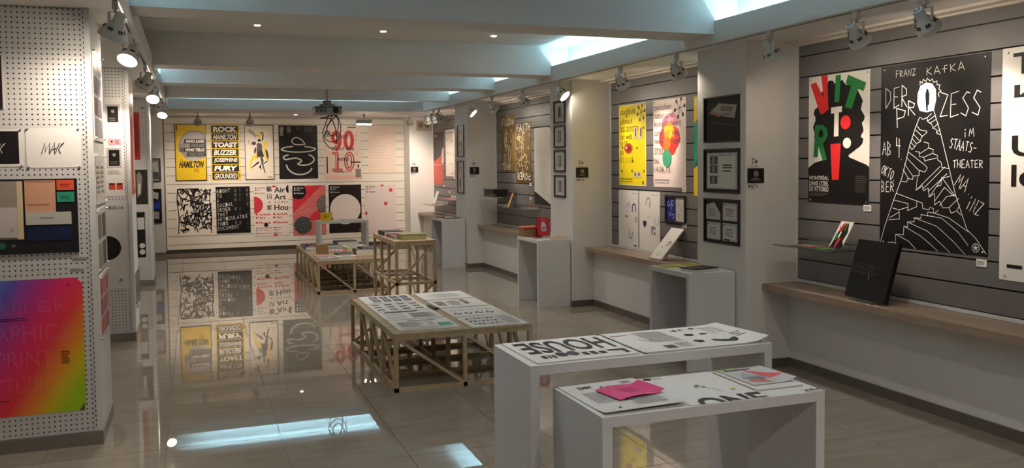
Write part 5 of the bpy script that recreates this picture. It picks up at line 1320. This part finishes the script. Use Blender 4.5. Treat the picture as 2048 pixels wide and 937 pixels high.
# plinth of the nearest pier
Zp = HP + .0006
sheet('brochure', 'white magazine with black spine at the front of the nearest plinth', 'magazine', FLAT(3.46, 5.46, Zp, .25), .23, .17, 'c4c4c2', None, t=.014)
sheet('brochure', 'black folder lying on the white magazine of the nearest plinth', 'magazine', FLAT(3.47, 5.50, Zp + .0145, .22), .24, .17, '1a1917', lambda A: A.lines(.2, .4, .5, .6, 2, '3a3936'), t=.006)
sheet('brochure', 'yellow green brochure on the nearest plinth', 'brochure', FLAT(3.52, 5.74, Zp + .0, .1), .21, .20, 'b5b23a', lambda A: [A.poly([(0, 0), (.6, 0), (.3, .7), (0, .8)], 'c9bfa6'), A.lines(.5, .6, .9, .9, 3, '8a8a3a')], t=.008)
sheet('brochure', 'small olive leaflet at the far left of the nearest plinth', 'brochure', FLAT(3.40, 5.84, Zp, -.1), .10, .14, 'a09c34', None, t=.004)
# third niche
shelf('upper clear acrylic shelf holding a black box', 3.94, 11.30, 12.05, 1.068)
t = thing('black_box', 'black open presentation box on the upper acrylic shelf', 'box', (4.06, 11.68, 1.0745), .08)
MB().box(-.11, .11, -.17, .17, 0, .085).obj('body', BLACKP, t, bevel=.003); MB().box(-.12, .12, -.18, .18, .0855, .10).obj('lid', mat('black_lid', (.02, .018, .02), .45), t, bevel=.003); MB().box(-.16, -.115, -.30, -.05, 0, .04).obj('flap', ink('55504e'), t)
shelf('long clear acrylic shelf below the gold posters', 4.02, 10.45, 11.72, .925)
t = tag(MB().box(-.04, .04, -.12, .12, 0, .035).obj('card_stack', ink('c5c2bd'), bevel=.002), 'stack of white cards on the long acrylic shelf', 'cards'); t.location = (4.12, 11.52, .9315)
leaning('yellow_card', 'narrow yellow and red card leaning on the long acrylic shelf', 'card', (4.07, 11.20, .9315), .5, .5, .03, .21, .002, 'c8a83a', lambda A: A.rect(0, .5, .5, 1, 'b04a3a'))
# middle plinth
t = thing('wooden_box', 'brown box with a coral lid on the middle plinth', 'box', (3.51, 8.96, Zp), .05)
MB().box(-.10, .10, -.07, .07, 0, .085).obj('body', mat('brown_card', (.28, .15, .07), .5), t, bevel=.002); MB().box(-.098, .098, -.068, .068, .0852, .094).obj('gap', BLACKP, t); MB().box(-.102, .102, -.072, .072, .0945, .115).obj('lid', ink('e0705c'), t, bevel=.002)
t = thing('red_booklet', 'red booklet with a white label propped upright on the middle plinth', 'book', (3.60, 8.74, Zp), .0)
q = MB().box(0, .145, 0, .205, -.012, 0).obj('cover', ink('b8202c'), t, bevel=.001); q.matrix_basis = frame_matrix((-.07, 0, .02), (1, .12, 0), (.0, .25, 1))
A = Art(.145, .205); A.rect(.30, .25, .70, .62, 'c8c4c8'); A.disc(.5, .66, .022, 'c8c4c8', 1); A.disc(.5, .42, .02, '6a86a8', 2); A.lines(.3, .85, .7, .93, 2, 'd88a88'); A.lines(.34, .28, .66, .34, 1, '8a5a68', 2); A.build(q, .0004)
MB().box(-.09, .09, -.03, .10, 0, .004).obj('acrylic_stand', ACRYL, t)
t = thing('red_booklet', 'thin dark red folder standing behind the propped red booklet', 'book', (3.60, 8.86, Zp), .0)
MB().box(-.06, .01, -.02, .0, 0, .15).obj('cover', ink('96141e'), t); MB().box(-.06, .01, -.0215, -.02, .11, .116).obj('stripe', ink('d8b0a8'), t)
sheet('newspaper', 'folded newspapers curling up on the middle plinth', 'newspaper', FLAT(3.56, 8.47, Zp, .0), .20, .22, 'b5a48f', lambda A: [A.rect(.3, .3, .4, .9, '9a4a3c'), A.lines(.5, .1, .9, .9, 7, '8a7a68')], t=.006, warp=lambda u, v: .05 * max(0, u - .3) ** 2 * 2 * v)
sheet('newspaper', 'flat newspaper pages at the front left of the middle plinth', 'newspaper', FLAT(3.415, 8.55, Zp, .0), .13, .26, 'bfae9c', lambda A: A.lines(.1, .1, .9, .9, 10, '998877'), t=.004)
# farthest niche and plinth
shelf('clear acrylic shelf with pale papers in the farthest niche', 3.96, 14.75, 15.55, .80)
shelf('clear acrylic shelf with pink sheet in the farthest niche', 4.0, 13.55, 14.60, .93)
sheet('flyer', 'pink sheet on the acrylic shelf of the farthest niche', 'flyer', FLAT(4.02, 13.62, .9365, 0), .20, .90, 'd88a96', None, t=.004)
sheet('flyer', 'pale open leaflets on the lower acrylic shelf of the farthest niche', 'flyer', FLAT(3.99, 14.85, .8065, .05), .20, .42, 'cdbfb4', lambda A: A.rect(.2, .3, .8, .6, '6a4a44'), t=.006)
leaning('paper_roll', 'white folded paper standing in the farthest niche', 'paper', (4.08, 15.15, .8135), .2, .35, .10, .24, .003, 'ddd0c6', None)
for k, (x, y, w, d, c, l) in enumerate(((3.45, 12.62, .12, .16, '2a2524', 'dark notepad at the back left of the farthest plinth'), (3.50, 12.34, .16, .16, '4a4644', 'dark grey booklet in the middle of the farthest plinth'), (3.68, 12.40, .08, .14, '332e2c', 'small dark card at the right of the farthest plinth'))):
    sheet('notepad', l, 'notepad', FLAT(x, y, Zp, .05 * k), w, d, c, lambda A: A.lines(.2, .2, .8, .5, 2, '9a9590'), t=.008, group='pads on the farthest plinth')
